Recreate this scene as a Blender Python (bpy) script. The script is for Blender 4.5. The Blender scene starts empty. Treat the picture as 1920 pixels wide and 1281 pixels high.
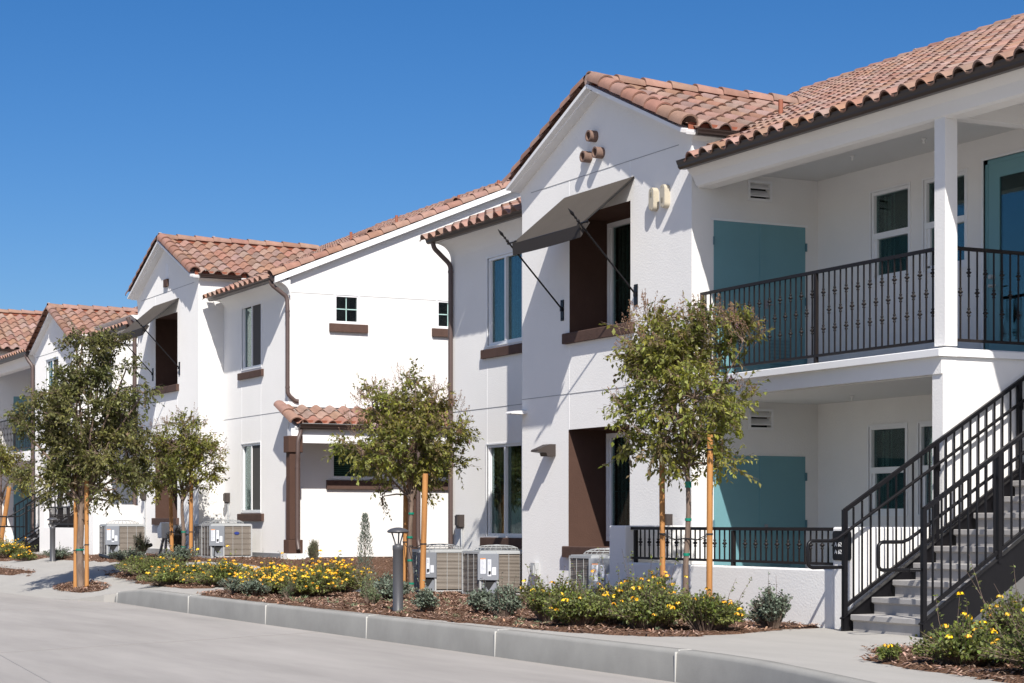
import bpy, bmesh, math, random
from mathutils import Vector, Matrix, noise
from mathutils.geometry import delaunay_2d_cdt
R = math.radians
scene = bpy.context.scene
COL = scene.collection

# ------------------------------------------------------------------ camera
cam_d = bpy.data.cameras.new("camera"); cam = bpy.data.objects.new("camera", cam_d)
COL.objects.link(cam); scene.camera = cam
cam.location = (0, 0, 1.154)
cam.rotation_euler = (R(90), 0, R(90 - 26.96))
cam_d.sensor_width = 36; cam_d.lens = 36 * 3671 / 1920
cam_d.shift_y = (980 - 640.5) / 1920
cam_d.clip_start = 0.1; cam_d.clip_end = 3000

# ------------------------------------------------------------------ world, sun, exposure
SUN = Vector((2.85, -1.0, 2.85)).normalized()           # towards the sun
elev = math.asin(SUN.z); azi = math.atan2(SUN.x, SUN.y)
w = bpy.data.worlds.new("World"); scene.world = w; w.use_nodes = True
nt = w.node_tree; bg = nt.nodes["Background"]
sky = nt.nodes.new("ShaderNodeTexSky"); sky.sky_type = 'NISHITA'; sky.sun_disc = False
sky.sun_elevation = elev; sky.sun_rotation = azi
sky.air_density = 0.8; sky.dust_density = 1.7; sky.ozone_density = 3.6; sky.altitude = 300
hsv = nt.nodes.new("ShaderNodeHueSaturation"); hsv.inputs['Saturation'].default_value = 1.33; hsv.inputs['Hue'].default_value = 0.505
nt.links.new(sky.outputs[0], hsv.inputs['Color']); nt.links.new(hsv.outputs[0], bg.inputs[0]); bg.inputs[1].default_value = 0.081
sd = bpy.data.lights.new("sun", 'SUN'); sd.energy = 4.35; sd.angle = R(0.53); sd.color = (1.0, 0.955, 0.89)
so = bpy.data.objects.new("sun", sd); COL.objects.link(so); so.location = (10, -10, 30)
so.rotation_euler = SUN.to_track_quat('Z', 'Y').to_euler()
vs = scene.view_settings; vs.view_transform = 'Standard'; vs.look = 'None'; vs.exposure = 0.5; vs.gamma = 1
scene.cycles.max_bounces = 8; scene.cycles.transparent_max_bounces = 12

# ------------------------------------------------------------------ materials
def node_mat(name):
    m = bpy.data.materials.new(name); m.use_nodes = True
    t = m.node_tree; return m, t, t.nodes["Principled BSDF"]
def mat(name, col, rough=0.6, metal=0.0, var=0.0, vscale=3.0, bump=0.0, bscale=60.0, bdist=0.01, spec=0.5, attr=False, dark=None, stretch=(1,1,1), mid=(0.35,0.65)):
    """principled with a large-scale colour mottle (var / dark) and a fine bump; attr: per-piece tint from the mesh"""
    m, t, p = node_mat(name)
    if 'stucco' in name and 'Diffuse Roughness' in p.inputs: p.inputs['Diffuse Roughness'].default_value = 0.45
    p.inputs['Roughness'].default_value = rough; p.inputs['Metallic'].default_value = metal
    p.inputs['Specular IOR Level'].default_value = spec
    tc = t.nodes.new("ShaderNodeTexCoord"); mp = t.nodes.new("ShaderNodeMapping")
    t.links.new(tc.outputs['Object'], mp.inputs[0]); mp.inputs['Scale'].default_value = stretch
    last = None
    c = t.nodes.new("ShaderNodeRGB"); c.outputs[0].default_value = (*col, 1); last = c.outputs[0]
    if var or dark:
        n = t.nodes.new("ShaderNodeTexNoise"); n.inputs['Scale'].default_value = vscale; n.inputs['Detail'].default_value = 6
        n.inputs['Roughness'].default_value = 0.65
        t.links.new(mp.outputs[0], n.inputs['Vector'])
        mr = t.nodes.new("ShaderNodeMapRange"); mr.inputs[1].default_value = mid[0]; mr.inputs[2].default_value = mid[1]
        t.links.new(n.outputs[0], mr.inputs[0])
        mx = t.nodes.new("ShaderNodeMix"); mx.data_type = 'RGBA'
        dk = dark if dark else tuple(k * (1 - var) for k in col)
        mx.inputs[6].default_value = (*dk, 1); t.links.new(last, mx.inputs[7]); t.links.new(mr.outputs[0], mx.inputs[0])
        last = mx.outputs[2]
    if attr:
        a = t.nodes.new("ShaderNodeAttribute"); a.attribute_name = "tint"
        hs = t.nodes.new("ShaderNodeHueSaturation"); t.links.new(last, hs.inputs['Color'])
        sep = t.nodes.new("ShaderNodeSeparateColor"); t.links.new(a.outputs['Color'], sep.inputs[0])
        t.links.new(sep.outputs[0], hs.inputs['Hue']); t.links.new(sep.outputs[1], hs.inputs['Saturation']); t.links.new(sep.outputs[2], hs.inputs['Value'])
        last = hs.outputs[0]
    t.links.new(last, p.inputs['Base Color'])
    if bump:
        n2 = t.nodes.new("ShaderNodeTexNoise"); n2.inputs['Scale'].default_value = bscale; n2.inputs['Detail'].default_value = 4
        t.links.new(mp.outputs[0], n2.inputs['Vector'])
        b = t.nodes.new("ShaderNodeBump"); b.inputs['Strength'].default_value = bump; b.inputs['Distance'].default_value = bdist
        t.links.new(n2.outputs[0], b.inputs['Height']); t.links.new(b.outputs[0], p.inputs['Normal'])
    return m
def leaf_mat(name, col, trans=0.3):
    m = mat(name, col, rough=0.5, var=0.25, vscale=2.0, attr=True, spec=0.35)
    t = m.node_tree; p = t.nodes["Principled BSDF"]; out = t.nodes["Material Output"]
    tr = t.nodes.new("ShaderNodeBsdfTranslucent"); mx = t.nodes.new("ShaderNodeMixShader"); mx.inputs[0].default_value = trans
    t.links.new(p.inputs['Base Color'].links[0].from_socket, tr.inputs[0])
    t.links.new(p.outputs[0], mx.inputs[1]); t.links.new(tr.outputs[0], mx.inputs[2]); t.links.new(mx.outputs[0], out.inputs[0])
    return m
def glass_mat(name, tint, refl=1.0):
    m, t, p = node_mat(name); out = t.nodes["Material Output"]
    tr = t.nodes.new("ShaderNodeBsdfTransparent"); tr.inputs[0].default_value = (*tint, 1)
    g = t.nodes.new("ShaderNodeBsdfGlossy"); g.inputs['Roughness'].default_value = 0.01
    g.inputs[0].default_value = (0.9, 0.97, 1, 1)
    n = t.nodes.new("ShaderNodeTexNoise"); n.inputs['Scale'].default_value = 1.3; b = t.nodes.new("ShaderNodeBump")
    b.inputs['Strength'].default_value = 0.15; b.inputs['Distance'].default_value = 0.02
    t.links.new(n.outputs[0], b.inputs['Height']); t.links.new(b.outputs[0], g.inputs['Normal'])
    f = t.nodes.new("ShaderNodeFresnel"); f.inputs[0].default_value = 1.55
    mu = t.nodes.new("ShaderNodeMath"); mu.operation = 'MULTIPLY'; mu.inputs[1].default_value = refl; t.links.new(f.outputs[0], mu.inputs[0])
    mx = t.nodes.new("ShaderNodeMixShader"); t.links.new(mu.outputs[0], mx.inputs[0]); t.links.new(tr.outputs[0], mx.inputs[1]); t.links.new(g.outputs[0], mx.inputs[2])
    t.links.new(mx.outputs[0], out.inputs[0]); return m

M = {
 'stucco': mat('white_stucco', (0.80, 0.785, 0.76), rough=0.9, var=0.045, vscale=0.9, bump=0.45, bscale=42, bdist=0.008, spec=0.2, mid=(0.3,0.7)),
 'stuccotrim': mat('white_trim', (0.82, 0.815, 0.81), rough=0.8, var=0.03, vscale=2, bump=0.25, bscale=50, bdist=0.006, spec=0.25),
 'joint': mat('control_joint', (0.34, 0.34, 0.34), rough=0.8),
 'softjoint': mat('plaster_seam', (0.86, 0.855, 0.85), rough=0.8),
 'brown': mat('brown_stucco', (0.090, 0.049, 0.036), rough=0.85, var=0.12, vscale=3, bump=0.5, bscale=40, bdist=0.008, spec=0.25),
 'sillbrown': mat('brown_sill', (0.105, 0.062, 0.048), rough=0.85, var=0.2, vscale=9, bump=0.5, bscale=40, bdist=0.006, spec=0.25),
 'gutter': mat('brown_gutter', (0.040, 0.027, 0.023), rough=0.38, var=0.1, vscale=2, spec=0.5),
 'pipe': mat('brown_downpipe', (0.105, 0.072, 0.063), rough=0.45, var=0.08, vscale=3, spec=0.5),
 'black': mat('black_metal', (0.008, 0.0075, 0.009), rough=0.38, var=0.2, vscale=8, spec=0.28),
 'blackmat': mat('black_bronze_metal', (0.016, 0.012, 0.011), rough=0.5, var=0.3, vscale=9, spec=0.3),
 'teal': mat('teal_door_paint', (0.155, 0.32, 0.355), rough=0.5, var=0.06, vscale=1.2, spec=0.4),
 'tealdark': mat('teal_louver', (0.09, 0.20, 0.24), rough=0.5),
 'vinyl': mat('white_vinyl', (0.80, 0.80, 0.80), rough=0.35, spec=0.5),
 'muntin': mat('green_white_muntin', (0.42, 0.60, 0.56), rough=0.4),
 'glass': glass_mat('window_glass', (0.55, 0.64, 0.61), 0.75),
 'screen': None,
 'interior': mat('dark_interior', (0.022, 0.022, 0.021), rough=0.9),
 'curtain': mat('pale_curtain', (0.62, 0.60, 0.55), rough=0.9, var=0.1, vscale=4),
 'greenblind': mat('pale_green_blind', (0.62, 0.76, 0.66), rough=0.7),
 'screenm': mat('insect_screen', (0.10, 0.095, 0.09), rough=0.9, spec=0.1),
 'tile': mat('terracotta_tile', (0.345, 0.195, 0.142), rough=0.82, var=0.22, vscale=5, bump=0.25, bscale=30, bdist=0.006, attr=True, spec=0.25),
 'tileend': mat('clay_birdstop', (0.28, 0.085, 0.045), rough=0.9, var=0.3, vscale=6),
 'mortar': mat('pale_mortar', (0.62, 0.56, 0.52), rough=0.9, var=0.3, vscale=30),
 'awning': mat('taupe_awning_cloth', (0.085, 0.072, 0.059), rough=0.85, var=0.08, vscale=3, bump=0.1, bscale=200, spec=0.2),
 'valance': mat('dark_valance_cloth', (0.030, 0.024, 0.021), rough=0.85),
 'beige': mat('beige_plastic', (0.50, 0.445, 0.345), rough=0.45),
 'beigedark': mat('beige_grille', (0.30, 0.26, 0.19), rough=0.6),
 'clay': mat('brown_clay_pipe', (0.20, 0.125, 0.095), rough=0.8, var=0.15, vscale=10),
 'lampmetal': mat('bronze_lamp', (0.055, 0.043, 0.038), rough=0.5),
 'whitemetal': mat('white_metal', (0.75, 0.74, 0.72), rough=0.4),
 'greymetal': mat('grey_box_metal', (0.27, 0.28, 0.30), rough=0.45, var=0.06, vscale=4),
 'conduit': mat('grey_conduit', (0.42, 0.43, 0.44), rough=0.5),
 'actan': mat('tan_louver_metal', (0.22, 0.187, 0.155), rough=0.5, var=0.12, vscale=3),
 'coil': mat('dark_coil_metal', (0.13, 0.11, 0.09), rough=0.6),
 'acgrey': mat('grey_cabinet_metal', (0.26, 0.275, 0.30), rough=0.4, var=0.06, vscale=3),
 'aclight': mat('pale_grey_metal', (0.42, 0.43, 0.43), rough=0.4),
 'paper': mat('white_sticker', (0.80, 0.82, 0.86), rough=0.5),
 'orange': mat('orange_print', (0.80, 0.30, 0.08), rough=0.5),
 'blue': mat('blue_badge', (0.03, 0.05, 0.22), rough=0.3),
 'print': mat('grey_print', (0.30, 0.32, 0.36), rough=0.6),
 'concrete': mat('pale_concrete', (0.43, 0.41, 0.375), rough=0.85, var=0.16, vscale=1.1, bump=0.2, bscale=90, bdist=0.003, spec=0.25, stretch=(0.5,1.8,1), mid=(0.25,0.75)),
 'roadc': mat('driveway_concrete', (0.420, 0.392, 0.362), rough=0.85, var=0.30, vscale=0.75, bump=0.3, bscale=70, bdist=0.003, spec=0.25, stretch=(0.28,1.5,1), mid=(0.25,0.75)),
 'kerb': mat('kerb_concrete', (0.350, 0.340, 0.312), rough=0.85, var=0.2, vscale=1.6, bump=0.3, bscale=60, bdist=0.004, spec=0.25, mid=(0.3,0.7)),
 'kerbjoint': mat('kerb_joint', (0.50, 0.49, 0.46), rough=0.9),
 'roadjoint': mat('road_joint', (0.30, 0.285, 0.27), rough=0.9),
 'steptread': mat('step_concrete', (0.42, 0.40, 0.38), rough=0.85, var=0.15, vscale=4, bump=0.2, bscale=60, bdist=0.004),
 'mulch': mat('bark_mulch', (0.21, 0.125, 0.082), rough=0.95, var=0.0, dark=(0.085, 0.042, 0.026), vscale=24, bump=1.0, bscale=38, bdist=0.05, spec=0.1, mid=(0.38,0.6)),
 'chip': mat('bark_chip', (0.26, 0.150, 0.098), rough=0.95, attr=True, spec=0.1),
 'soil': mat('dry_soil', (0.20, 0.16, 0.12), rough=0.95, var=0.3, vscale=1),
 'red': mat('red_paint', (0.36, 0.03, 0.03), rough=0.7, var=0.15, vscale=3),
 'bark': mat('grey_brown_bark', (0.23, 0.165, 0.125), rough=0.85, var=0.0, dark=(0.12, 0.082, 0.062), vscale=7, bump=0.5, bscale=20, bdist=0.01, stretch=(3,3,0.6)),
 'stake': mat('orange_pine_stake', (0.46, 0.215, 0.065), rough=0.75, dark=(0.27, 0.115, 0.036), vscale=3, bump=0.2, bscale=30, stretch=(6,6,0.5), mid=(0.25,0.55)),
 'tie': mat('black_rubber_tie', (0.02, 0.02, 0.02), rough=0.5),
 'greentape': mat('green_nursery_tape', (0.0, 0.20, 0.13), rough=0.4),
 'bollard': mat('charcoal_bollard_paint', (0.072, 0.072, 0.078), rough=0.42, spec=0.5),
 'leafA': leaf_mat('crape_myrtle_leaf', (0.29, 0.295, 0.062), 0.5),
 'leafB': leaf_mat('pistache_leaf', (0.22, 0.225, 0.07), 0.48),
 'leafL': leaf_mat('lantana_leaf', (0.21, 0.25, 0.06), 0.38),
 'leafS': leaf_mat('grey_green_leaf', (0.180, 0.225, 0.160), 0.15),
 'leafR': leaf_mat('rosemary_leaf', (0.135, 0.175, 0.080), 0.15),
 'seed': mat('brown_seed_head', (0.19, 0.105, 0.055), rough=0.8, attr=True),
 'blossom': mat('pink_blossom', (0.56, 0.31, 0.47), rough=0.7, attr=True),
 'flower': mat('yellow_orange_flower', (0.85, 0.47, 0.012), rough=0.6, attr=True),
 'ceil': mat('porch_ceiling', (0.70, 0.69, 0.67), rough=0.9, bump=0.3, bscale=40),
}

# ------------------------------------------------------------------ mesh builder
def world_loc(o):
    v = Vector((0, 0, 0))
    while o: v += o.location; o = o.parent
    return v
class MB:
    def __init__(s): s.v = []; s.f = []; s.t = None; s.sm = []
    def add(s, vs, fs, smooth=False, tint=None):
        b = len(s.v); s.v += [tuple(p) for p in vs]; s.f += [tuple(i + b for i in q) for q in fs]; s.sm += [smooth] * len(fs)
        if tint is not None:
            if s.t is None: s.t = []
            s.t += [tint] * len(vs)
    def quad(s, a, b, c, d): s.add([a, b, c, d], [(0, 1, 2, 3)])
    def box(s, x0, x1, y0, y1, z0, z1):
        x0, x1 = sorted((x0, x1)); y0, y1 = sorted((y0, y1)); z0, z1 = sorted((z0, z1))
        s.add([(x0,y0,z0),(x1,y0,z0),(x1,y1,z0),(x0,y1,z0),(x0,y0,z1),(x1,y0,z1),(x1,y1,z1),(x0,y1,z1)],
              [(0,3,2,1),(4,5,6,7),(0,1,5,4),(1,2,6,5),(2,3,7,6),(3,0,4,7)])
    def bar(s, p, q, w, h, up=(0, 0, 1)):
        p = Vector(p); q = Vector(q); d = (q - p).normalized(); up = Vector(up)
        if abs(d.dot(up)) > 0.98: up = Vector((0, 1, 0))
        a = d.cross(up).normalized() * w / 2; b = a.cross(d).normalized() * h / 2
        c = [p-a-b, p+a-b, p+a+b, p-a+b, q-a-b, q+a-b, q+a+b, q-a+b]
        s.add(c, [(0,1,2,3),(7,6,5,4),(0,4,5,1),(1,5,6,2),(2,6,7,3),(3,7,4,0)])
    def tube(s, pts, r, n=8, cap=True, smooth=True, tint=None):
        pts = [Vector(p) for p in pts]; m = len(pts)
        rs = r if isinstance(r, (list, tuple)) else [r] * m
        vs = []; prev = None
        for i, p in enumerate(pts):
            d = (pts[min(i + 1, m - 1)] - pts[max(i - 1, 0)]).normalized()
            if prev is None:
                u = Vector((0, 0, 1)) if abs(d.z) < 0.9 else Vector((1, 0, 0))
                a = d.cross(u).normalized()
            else:
                a = (prev - d * prev.dot(d)).normalized()
            prev = a; b = d.cross(a)
            for k in range(n):
                an = 2 * math.pi * k / n
                vs.append(p + (a * math.cos(an) + b * math.sin(an)) * rs[i])
        fs = [(i*n+k, i*n+(k+1)%n, (i+1)*n+(k+1)%n, (i+1)*n+k) for i in range(m-1) for k in range(n)]
        s.add(vs, fs, smooth, tint)
        if cap:
            s.add(vs[:n], [tuple(range(n))[::-1]], False, tint); s.add(vs[-n:], [tuple(range(n))], False, tint)
    def lathe(s, prof, c=(0, 0, 0), n=20, smooth=True):
        vs = []; m = len(prof)
        for r_, z in prof:
            for k in range(n):
                a = 2 * math.pi * k / n; vs.append((c[0] + r_ * math.cos(a), c[1] + r_ * math.sin(a), c[2] + z))
        fs = [(i*n+k, i*n+(k+1)%n, (i+1)*n+(k+1)%n, (i+1)*n+k) for i in range(m-1) for k in range(n)]
        s.add(vs, fs, smooth)
        s.add(vs[:n], [tuple(range(n))[::-1]]); s.add(vs[-n:], [tuple(range(n))])
    def prism(s, poly, axis, a, b):
        """poly in the two other axes (x: (y,z), y: (x,z), z: (x,y)) swept from a to b"""
        def P(q, t): return (t, q[0], q[1]) if axis == 'x' else (q[0], t, q[1]) if axis == 'y' else (q[0], q[1], t)
        n = len(poly); vs = [P(q, a) for q in poly] + [P(q, b) for q in poly]
        s.add(vs, [tuple(range(n))[::-1], tuple(range(n, 2*n))] + [(i, (i+1)%n, n+(i+1)%n, n+i) for i in range(n)])
    def wall(s, axis, pos, a0, a1, z0, z1, holes=(), depth=0.16, back=None):
        """one sheet at axis=pos ('y': facing -Y, spans x; 'x': facing +X, spans y) with holes (a0,a1,z0,z1[,depth]) and their reveals"""
        sg = 1 if axis == 'y' else -1
        def P(a, z, d=0.0): return (a, pos + d, z) if axis == 'y' else (pos - d, a, z)
        As = sorted({a0, a1, *[h[0] for h in holes], *[h[1] for h in holes]}); Zs = sorted({z0, z1, *[h[2] for h in holes], *[h[3] for h in holes]})
        for i in range(len(As) - 1):
            for j in range(len(Zs) - 1):
                ca, cz = (As[i] + As[i+1]) / 2, (Zs[j] + Zs[j+1]) / 2
                if any(h[0] < ca < h[1] and h[2] < cz < h[3] for h in holes): continue
                s.quad(P(As[i], Zs[j]), P(As[i+1], Zs[j]), P(As[i+1], Zs[j+1]), P(As[i], Zs[j+1]))
        for h in holes:
            d = h[4] if len(h) > 4 else depth
            if d <= 0: continue
            x0, x1, b0, b1 = h[:4]
            s.quad(P(x0,b0), P(x0,b1), P(x0,b1,d), P(x0,b0,d)); s.quad(P(x1,b1), P(x1,b0), P(x1,b0,d), P(x1,b1,d))
            s.quad(P(x0,b1), P(x1,b1), P(x1,b1,d), P(x0,b1,d)); s.quad(P(x1,b0), P(x0,b0), P(x0,b0,d), P(x1,b0,d))
    def build(s, name, m, parent=None, shift=None):
        off = world_loc(parent) if parent and shift is None else Vector(shift or (0, 0, 0))
        me = bpy.data.meshes.new(name)
        me.from_pydata([(x - off.x, y - off.y, z - off.z) for x, y, z in s.v], [], s.f)
        me.polygons.foreach_set('use_smooth', s.sm)
        if s.t and len(s.t) == len(s.v):
            at = me.attributes.new('tint', 'FLOAT_COLOR', 'POINT')
            flat = []
            for t in s.t: flat += [t[0], t[1], t[2], 1.0]
            at.data.foreach_set('color', flat)
        me.materials.append(m); me.update()
        o = bpy.data.objects.new(name, me); COL.objects.link(o)
        if parent: o.parent = parent
        return o
def tag(o, label=None, cat=None, group=None, kind=None):
    if label: o['label'] = label
    if cat: o['category'] = cat
    if group: o['group'] = group
    if kind: o['kind'] = kind
    return o
def empty(name, loc, label, cat, group=None, rz=0.0):
    o = bpy.data.objects.new(name, None); COL.objects.link(o); o.location = loc; o.rotation_euler = (0, 0, rz)
    o.empty_display_size = 0.2
    return tag(o, label, cat, group)
def copy_tree(o, parent=None):
    c = o.copy(); COL.objects.link(c)
    c.parent = parent
    for ch in [k for k in bpy.data.objects if k.parent == o]: copy_tree(ch, c)
    return c
def smooth01(t): t = max(0.0, min(1.0, t)); return t * t * (3 - 2 * t)

# ------------------------------------------------------------------ ground heights
def interp(x, pts):
    if x <= pts[0][0]: return pts[0][1]
    for (a, b), (c, d) in zip(pts, pts[1:]):
        if x <= c: return b + (d - b) * (x - a) / (c - a)
    return pts[-1][1]
def gz(x, y):
    gl = interp(y, [(9.3, -0.283), (9.9, -0.14), (10.3, -0.03), (10.9, 0.09), (11.9, 0.20), (12.77, 0.34), (13.6, 0.38)])
    wf = smooth01((-32.5 - x) / 4.0); wb = smooth01((-33.0 - x) / 5.0)
    k = smooth01((y - 9.6) / 2.0)
    return gl * (wf * (1 - k) + wb * k) if gl > 0 or y < 11 else gl * wb
def sheet(poly, step, zf, lift, rim=False):
    """filled polygon on the terrain, with inner points so it follows the heights"""
    xs = [p[0] for p in poly]; ys = [p[1] for p in poly]
    edge = []
    n = len(poly)
    for i in range(n):
        a = Vector(poly[i]); b = Vector(poly[(i + 1) % n]); k = max(1, int((b - a).length / (step * 1.2)))
        for j in range(k): edge.append(a.lerp(b, j / k))
    def inside(x, y):
        c = False; j = n - 1
        for i in range(n):
            if (poly[i][1] > y) != (poly[j][1] > y) and x < (poly[j][0]-poly[i][0])*(y-poly[i][1])/(poly[j][1]-poly[i][1])+poly[i][0]: c = not c
            j = i
        return c
    pts = list(edge); x = min(xs) + step * 0.5
    while x < max(xs):
        y = min(ys) + step * 0.5
        while y < max(ys):
            if inside(x, y) and min((Vector((x, y)) - e).length for e in edge) > step * 0.35: pts.append(Vector((x, y)))
            y += step
        x += step
    ed = [(i, (i + 1) % len(edge)) for i in range(len(edge))]
    v, _, f, *_r = delaunay_2d_cdt(pts, ed, [], 1, 1e-5)
    mb = MB(); mb.add([(p.x, p.y, zf(p.x, p.y) + (lift if i >= len(edge) or not rim else -.035)) for i, p in enumerate(v)], [tuple(q) for q in f], True)
    mb.inside = inside
    return mb

# ------------------------------------------------------------------ setting
road = MB()
road.quad((-900, -600, -0.285), (600, -600, -0.285), (600, 900, -0.285), (-900, 900, -0.285))
tag(road.build('road', M['roadc']), kind='structure')
rj = MB()
for p, q in (((-36, 6.2), (-13, 3.8)), ((-24, 9.35), (-20.5, 2.0)), ((-40, 3.2), (-16, 0.6)), ((-33.2, 9.2), (-30.5, 1.0)), ((-60, 7.6), (-37, 6.3))):
    rj.bar((p[0], p[1], -0.283), (q[0], q[1], -0.283), 0.012, 0.004)
tag(rj.build('road_joints', M['roadjoint']), kind='structure')
def kerbY(x): return interp(x, [(-36, 9.68), (-34, 9.62), (-31, 9.53), (-27, 9.44), (-20, 9.38), (-15, 9.32), (-14.3, 9.27), (-13.5, 9.13), (-12.6, 8.90), (-11.4, 8.57), (-10, 8.15), (-4, 6.3)])
walk = sheet([(-4, 6.45)] + [(x, kerbY(x) + 0.12) for x in (-8, -10, -11.4, -12.6, -13.5, -14.3, -15, -18, -20, -22, -24, -27, -29, -31, -33, -34.6)] + [(-35.0, 9.5), (-36, 9.15), (-37, 9.0), (-38, 8.95), (-44, 8.7), (-60, 8.2), (-80, 7.5), (-80, 15.6), (-51, 15.6), (-4, 15.6)], 0.6, gz, 0.0)
for p, q in (((-34.6, 9.76), (-35.0, 9.5)), ((-35.0, 9.5), (-36, 9.15)), ((-36, 9.15), (-37, 9.0)), ((-37, 9.0), (-38, 8.95)), ((-38, 8.95), (-44, 8.7))):
    walk.quad((p[0], p[1], -.3), (q[0], q[1], -.3), (q[0], q[1], gz(*q)), (p[0], p[1], gz(*p)))
tag(walk.build('walkway', M['concrete']), kind='structure')
gr = MB(); gr.quad((-120, 15.5, -0.25), (40, 15.5, -0.25), (40, 60, -0.25), (-120, 60, -0.25))
tag(gr.build('ground', M['soil']), kind='structure')
# kerb: a swept section with a rounded top edge
kb = MB(); kj = MB()
xs = [-35.0, -34.93, -34.8, -34.65] + [-34.5 + i * 0.5 for i in range(62)]
sec = []
for i, x in enumerate(xs):
    y = kerbY(x); t = gz(x, y + 0.1); taper = max(.05, min(1, (x + 35.02) / .36))
    top = -0.28 + (t + 0.28) * taper if x < -34.6 else t
    sec.append([(x, y - 0.012, -0.30), (x, y, top - 0.035), (x, y + 0.012, top - 0.010), (x, y + 0.04, top + 0.004), (x, y + 0.16, top + 0.004), (x, y + 0.16, -0.3)])
kv = [p for s_ in sec for p in s_]; kf = [(i*6+k, (i+1)*6+k, (i+1)*6+k+1, i*6+k+1) for i in range(len(sec)-1) for k in range(5)]
kb.add(kv, kf, True); kb.quad(*sec[0][:4]); tag(kb.build('kerb', M['kerb']), kind='structure')
for px_x in (-34.6, -30.0, -26.2, -22.45, -18.8, -15.06, -11.0):
    y = kerbY(px_x); t = gz(px_x, y + 0.1)
    kj.box(px_x - 0.007, px_x + 0.007, y - 0.016, y + 0.02, -0.284, t - 0.012); kj.box(px_x - 0.007, px_x + 0.007, y + 0.02, y + 0.16, t - 0.05, t + 0.008)
tag(kj.build('kerb_joints', M['kerbjoint']), kind='structure')

beds = {
 'main': [(-30.0, 9.62), (-27, 9.60), (-24, 9.57), (-22.3, 9.60), (-20, 9.66), (-18.4, 9.74), (-17.5, 9.95), (-16.9, 10.25), (-16.75, 10.6), (-16.95, 11.2), (-17.3, 12.0), (-17.55, 12.74), (-22.4, 12.76), (-24.0, 13.9), (-27, 13.9), (-27.0, 14.49), (-31.3, 14.49), (-31.3, 13.3), (-29.5, 12.9), (-29.5, 12.3), (-31.5, 12.6), (-33.0, 12.5), (-33.5, 11.5), (-31.8, 10.7), (-31.0, 10.1)],
 'side': [(-31.0, 12.95), (-31.0, 18.4), (-38.88, 18.4), (-38.88, 14.48), (-43.0, 14.48), (-43.1, 13.88), (-51.5, 13.8), (-51.6, 12.7), (-49.5, 12.0), (-44, 12.1), (-41.5, 12.3), (-38.5, 12.8), (-35.5, 13.0), (-32.0, 13.0)],
 'front': [(-41.3, 11.05), (-39.6, 10.80), (-38.0, 10.60), (-36.0, 10.42), (-34.0, 10.30), (-33.0, 10.35), (-32.9, 10.9), (-34.3, 11.7), (-38, 11.6), (-40.5, 11.2)],
 'tree': [(-38.3 + 1.75 * math.cos(a) , 9.93 + 0.36 * math.sin(a)) for a in [k * math.pi / 12 for k in range(24)]],
 'right': [(-13.4, 10.03), (-12.5, 9.78), (-11.2, 9.56), (-9.5, 9.4), (-7, 9.3), (-6, 12), (-12.0, 11.5), (-14.6, 11.6), (-14.4, 10.9), (-13.4, 10.25)],
 'left': [(-60.5, 12.6), (-58, 11.5), (-55.6, 11.3), (-52.6, 11.2), (-50.0, 11.6), (-50.5, 12.7), (-55.0, 12.7)],
 'leftfar': [(-60, 13.9), (-60, 11.9), (-66, 11.6), (-80, 11.5), (-80, 15), (-60, 15)],
 'island': [(-52, 10.35), (-47.5, 10.05), (-43.5, 10.25), (-45, 10.65), (-52, 10.9)],
}
rb = random.Random(5)
def inpoly(poly, x, y):
    c = False; j = len(poly) - 1
    for i in range(len(poly)):
        if (poly[i][1] > y) != (poly[j][1] > y) and x < (poly[j][0]-poly[i][0])*(y-poly[i][1])/(poly[j][1]-poly[i][1])+poly[i][0]: c = not c
        j = i
    return c
for nm, poly in beds.items():
    def mz(x, y): return gz(x, y) + 0.012 + 0.02 * noise.noise(Vector((x * 1.7, y * 1.7, 0))) + 0.015 * noise.noise(Vector((x * 6, y * 6, 3)))
    # the bed stands a little above the paving, its rim scalloped
    b = sheet(poly, 0.2 if nm in ('main', 'right', 'tree', 'side') else 0.35, mz, 0.012, True)
    tag(b.build('mulch_bed', M['mulch']), kind='structure')
ch = MB()
for nm, cnt in (('main', 13000), ('side', 3500), ('front', 1600), ('tree', 1500), ('right', 5200), ('left', 700), ('island', 500)):
    poly = beds[nm]; x0, x1 = min(p[0] for p in poly), max(p[0] for p in poly); y0, y1 = min(p[1] for p in poly), max(p[1] for p in poly)
    k = 0
    while k < cnt:
        x, y = rb.uniform(x0, x1), rb.uniform(y0, y1)
        if not inpoly(poly, x + rb.uniform(-.03, .03), y + rb.uniform(-.03, .03)): continue
        k += 1
        z = gz(x, y) + 0.03 + 0.02 * noise.noise(Vector((x * 1.7, y * 1.7, 0))); a = rb.uniform(0, 6.28); l = rb.uniform(.012, .038); wd = rb.uniform(.004, .011); ti = rb.uniform(-.5, .5)
        dx, dy = math.cos(a), math.sin(a); t = (0.5 + rb.uniform(-.012, .012), rb.uniform(.7, 1.0), rb.choice((.45, .7, .9, 1.1, 1.4, 1.9)))
        ch.add([(x-dx*l-dy*wd, y-dy*l+dx*wd, z-ti*l), (x-dx*l+dy*wd, y-dy*l-dx*wd, z-ti*l), (x+dx*l+dy*wd, y+dy*l-dx*wd, z+ti*l+.004), (x+dx*l-dy*wd, y+dy*l+dx*wd, z+ti*l+.008)], [(0, 1, 2, 3)], False, t)
tag(ch.build('bark_chips', M['chip']), kind='stuff')
rd = MB(); rd.add([(-61, 10.75, gz(-50, 10.75) + .02), (-50.6, 10.62, gz(-50, 10.62) + .02), (-50.9, 11.0, gz(-50, 11.0) + .02), (-53, 11.35, gz(-50, 11.35) + .02), (-61, 11.6, gz(-50, 11.6) + .02)], [(0, 1, 2, 3, 4)])
tag(rd.build('red_ramp_pad', M['red']), kind='structure')

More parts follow.
